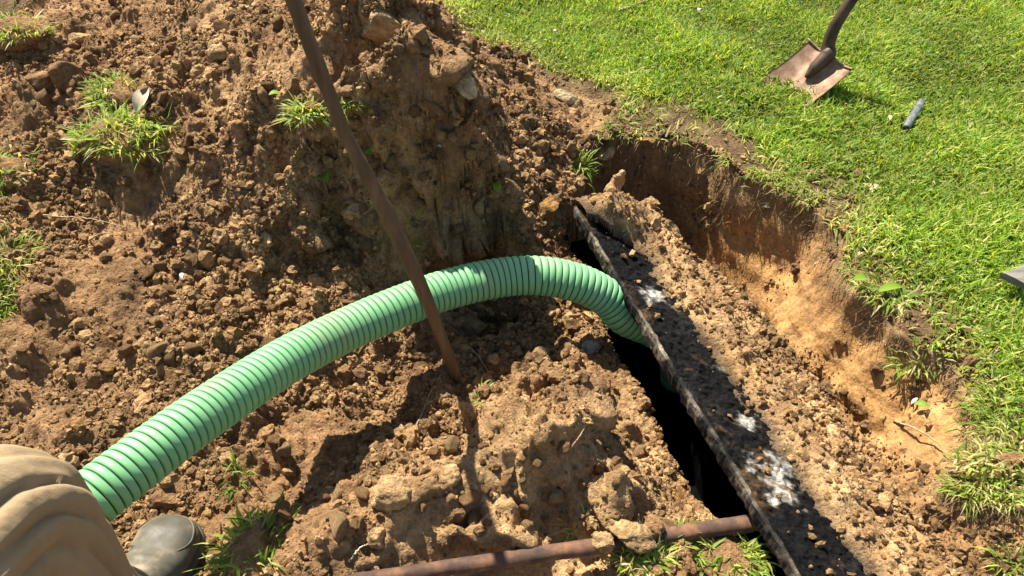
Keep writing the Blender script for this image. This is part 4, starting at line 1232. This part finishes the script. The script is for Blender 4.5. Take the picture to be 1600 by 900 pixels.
# ------------------------------------------------------------------ roots, twigs and leaves
def root_line(pxs, rad, label, name='root', lift=.006, mat=None):
    pts = []
    for (a, b_, h) in pxs:
        p_ = hit(a, b_); p_[2] += h + lift; pts.append(p_)
    c_ = catmull(pts, 12 * len(pts))
    c_ = c_ + rng.normal(size=c_.shape) * rad * .3
    v, q, t = tube(c_ - pts[0], np.linspace(rad, rad * .45, len(c_)), 7)
    return tag(obj(name, mesh_np(name, v, quads=q, tris=t), mat or M_TWIG, loc=tuple(pts[0])), label, name)
root_line([(40,335,0),(90,345,.01),(145,350,.012),(198,358,0)], .0028, 'long pale root on the slope below the left sods')
root_line([(140,378,0),(160,374,.012),(178,366,0)], .0026, 'short forked root beside the long pale root')
root_line([(640,685,0),(660,655,.02),(676,622,.035)], .0018, 'thin root standing up left of the pole shadow', lift=0)
root_line([(706,535,0),(740,555,.012),(765,585,0)], .0022, 'curved root right of the foot of the pole')
root_line([(965,28,0),(990,20,.005),(1020,8,0)], .0045, 'dry stick lying on the lawn at the top edge', 'stick', lift=.028)
root_line([(1395,660,0),(1425,685,.03),(1462,712,.03),(1490,730,0)], .0026, 'straight pale root crossing the sandy shelf')
root_line([(1175,568,0),(1195,580,0),(1218,592,0)], .006, 'dark stub of root in the soil on the lid', lift=.10, mat=M_WOOD)
root_line([(1378,535,0),(1380,545,.01),(1384,558,0)], .0015, 'tiny white root on the pit wall')
root_line([(855,840,0),(880,836,.01),(910,846,0)], .002, 'thin root just above the rusty pipe')
root_line([(930,815,0),(975,828,.012),(1020,838,0)], .002, 'thin pale root over the buried middle of the pipe')
root_line([(890,705,0),(905,690,.015),(915,668,0)], .0018, 'fine root on the domed soil mass')
root_line([(85,12,0),(115,16,.02),(142,14,.03)], .002, 'thin twig beside the top left sod', 'twig')
root_line([(545,880,0),(565,862,.01),(585,850,0)], .002, 'pale straw on the soil above the left end of the pipe', 'straw', mat=M_STRAW)
def leaf(px, py, ln, wd_, label, mat, name='leaf', lift=.012, rot=None):
    p_ = hit(px, py); p_[2] += lift
    nn = 9; vv = []
    for k in range(nn):
        s = k / (nn - 1); w_ = wd_ * math.sin(math.pi * min(.98, .06 + .92 * s)) ** .7
        zc = .12 * ln * math.sin(s * 3)
        for e in (-1, 0, 1): vv.append((ln * (s - .5), e * w_ / 2, zc + abs(e) * .18 * w_))
    vv = np.array(vv); top = vv; bot = vv - np.array((0, 0, .0006))
    qs = []
    for k in range(nn - 1):
        for e in range(2):
            a_ = k * 3 + e; qs.append((a_, a_ + 1, a_ + 4, a_ + 3)); o_ = nn * 3; qs.append((a_ + 3 + o_, a_ + 4 + o_, a_ + 1 + o_, a_ + o_))
    me = mesh_np(name, np.vstack([top, bot]), quads=np.array(qs), col=g_a * np.ones((nn * 6, 3)))
    o = obj(name, me, mat, loc=tuple(p_)); o.rotation_euler = rot or (random.uniform(-.3, .3), random.uniform(-.4, .4), random.uniform(0, 6.28))
    return tag(o, label, name)
leaf(226, 165, .075, .04, 'broad tan dry leaf beside the leafy sod', M_STRAW, lift=.02, rot=(.3, -.5, 1.2))
leaf(214, 192, .035, .025, 'small brown dry leaf under the broad tan leaf', M_STRAW)
leaf(506, 285, .04, .03, 'green leaf on the shaded heap slope by the pole', M_GRASS)
leaf(578, 245, .026, .024, 'small round green leaf right of the pole on the shaded slope', M_GRASS)
leaf(776, 302, .03, .022, 'bright green leaf at the foot of the shaded slope', M_GRASS, lift=.02)
leaf(432, 158, .03, .02, 'yellow green leaf left of the dark green sod', M_GRASS, lift=.02)
leaf(252, 548, .02, .008, 'white scrap on the soil left of the hose', M_WHITE, 'scrap')
leaf(286, 436, .018, .009, 'pale greenish scrap on the slope above the hose', M_WHITE, 'scrap')
leaf(687, 235, .011, .007, 'white speck of scrap on the shaded slope', M_WHITE, 'scrap')
leaf(1340, 450, .05, .028, 'light green broad leaf at the pit rim', M_GRASS, lift=.03)
leaf(1385, 465, .07, .026, 'long grey green leaf hanging at the pit rim', M_GRASS, lift=.03)
leaf(868, 62, .02, .016, 'pale fallen leaf on the lawn near the heap', M_WHITE, lift=.035)
leaf(834, 78, .022, .02, 'light clover leaf on the lawn beside the heap', M_GRASS, lift=.035)
leaf(1090, 30, .02, .014, 'white leaf on the lawn left of the shovel', M_WHITE, lift=.04)
leaf(1385, 196, .022, .012, 'pale leaf on the lawn left of the grey pipe piece', M_STRAW, lift=.03)
leaf(1436, 640, .03, .016, 'green leaf on the sandy shelf', M_GRASS, lift=.02)
leaf(1424, 634, .022, .008, 'pale dry leaf on the sandy shelf', M_STRAW, lift=.02)
leaf(1195, 330, .03, .02, 'dry leaf low in the back of the pit', M_STRAW)
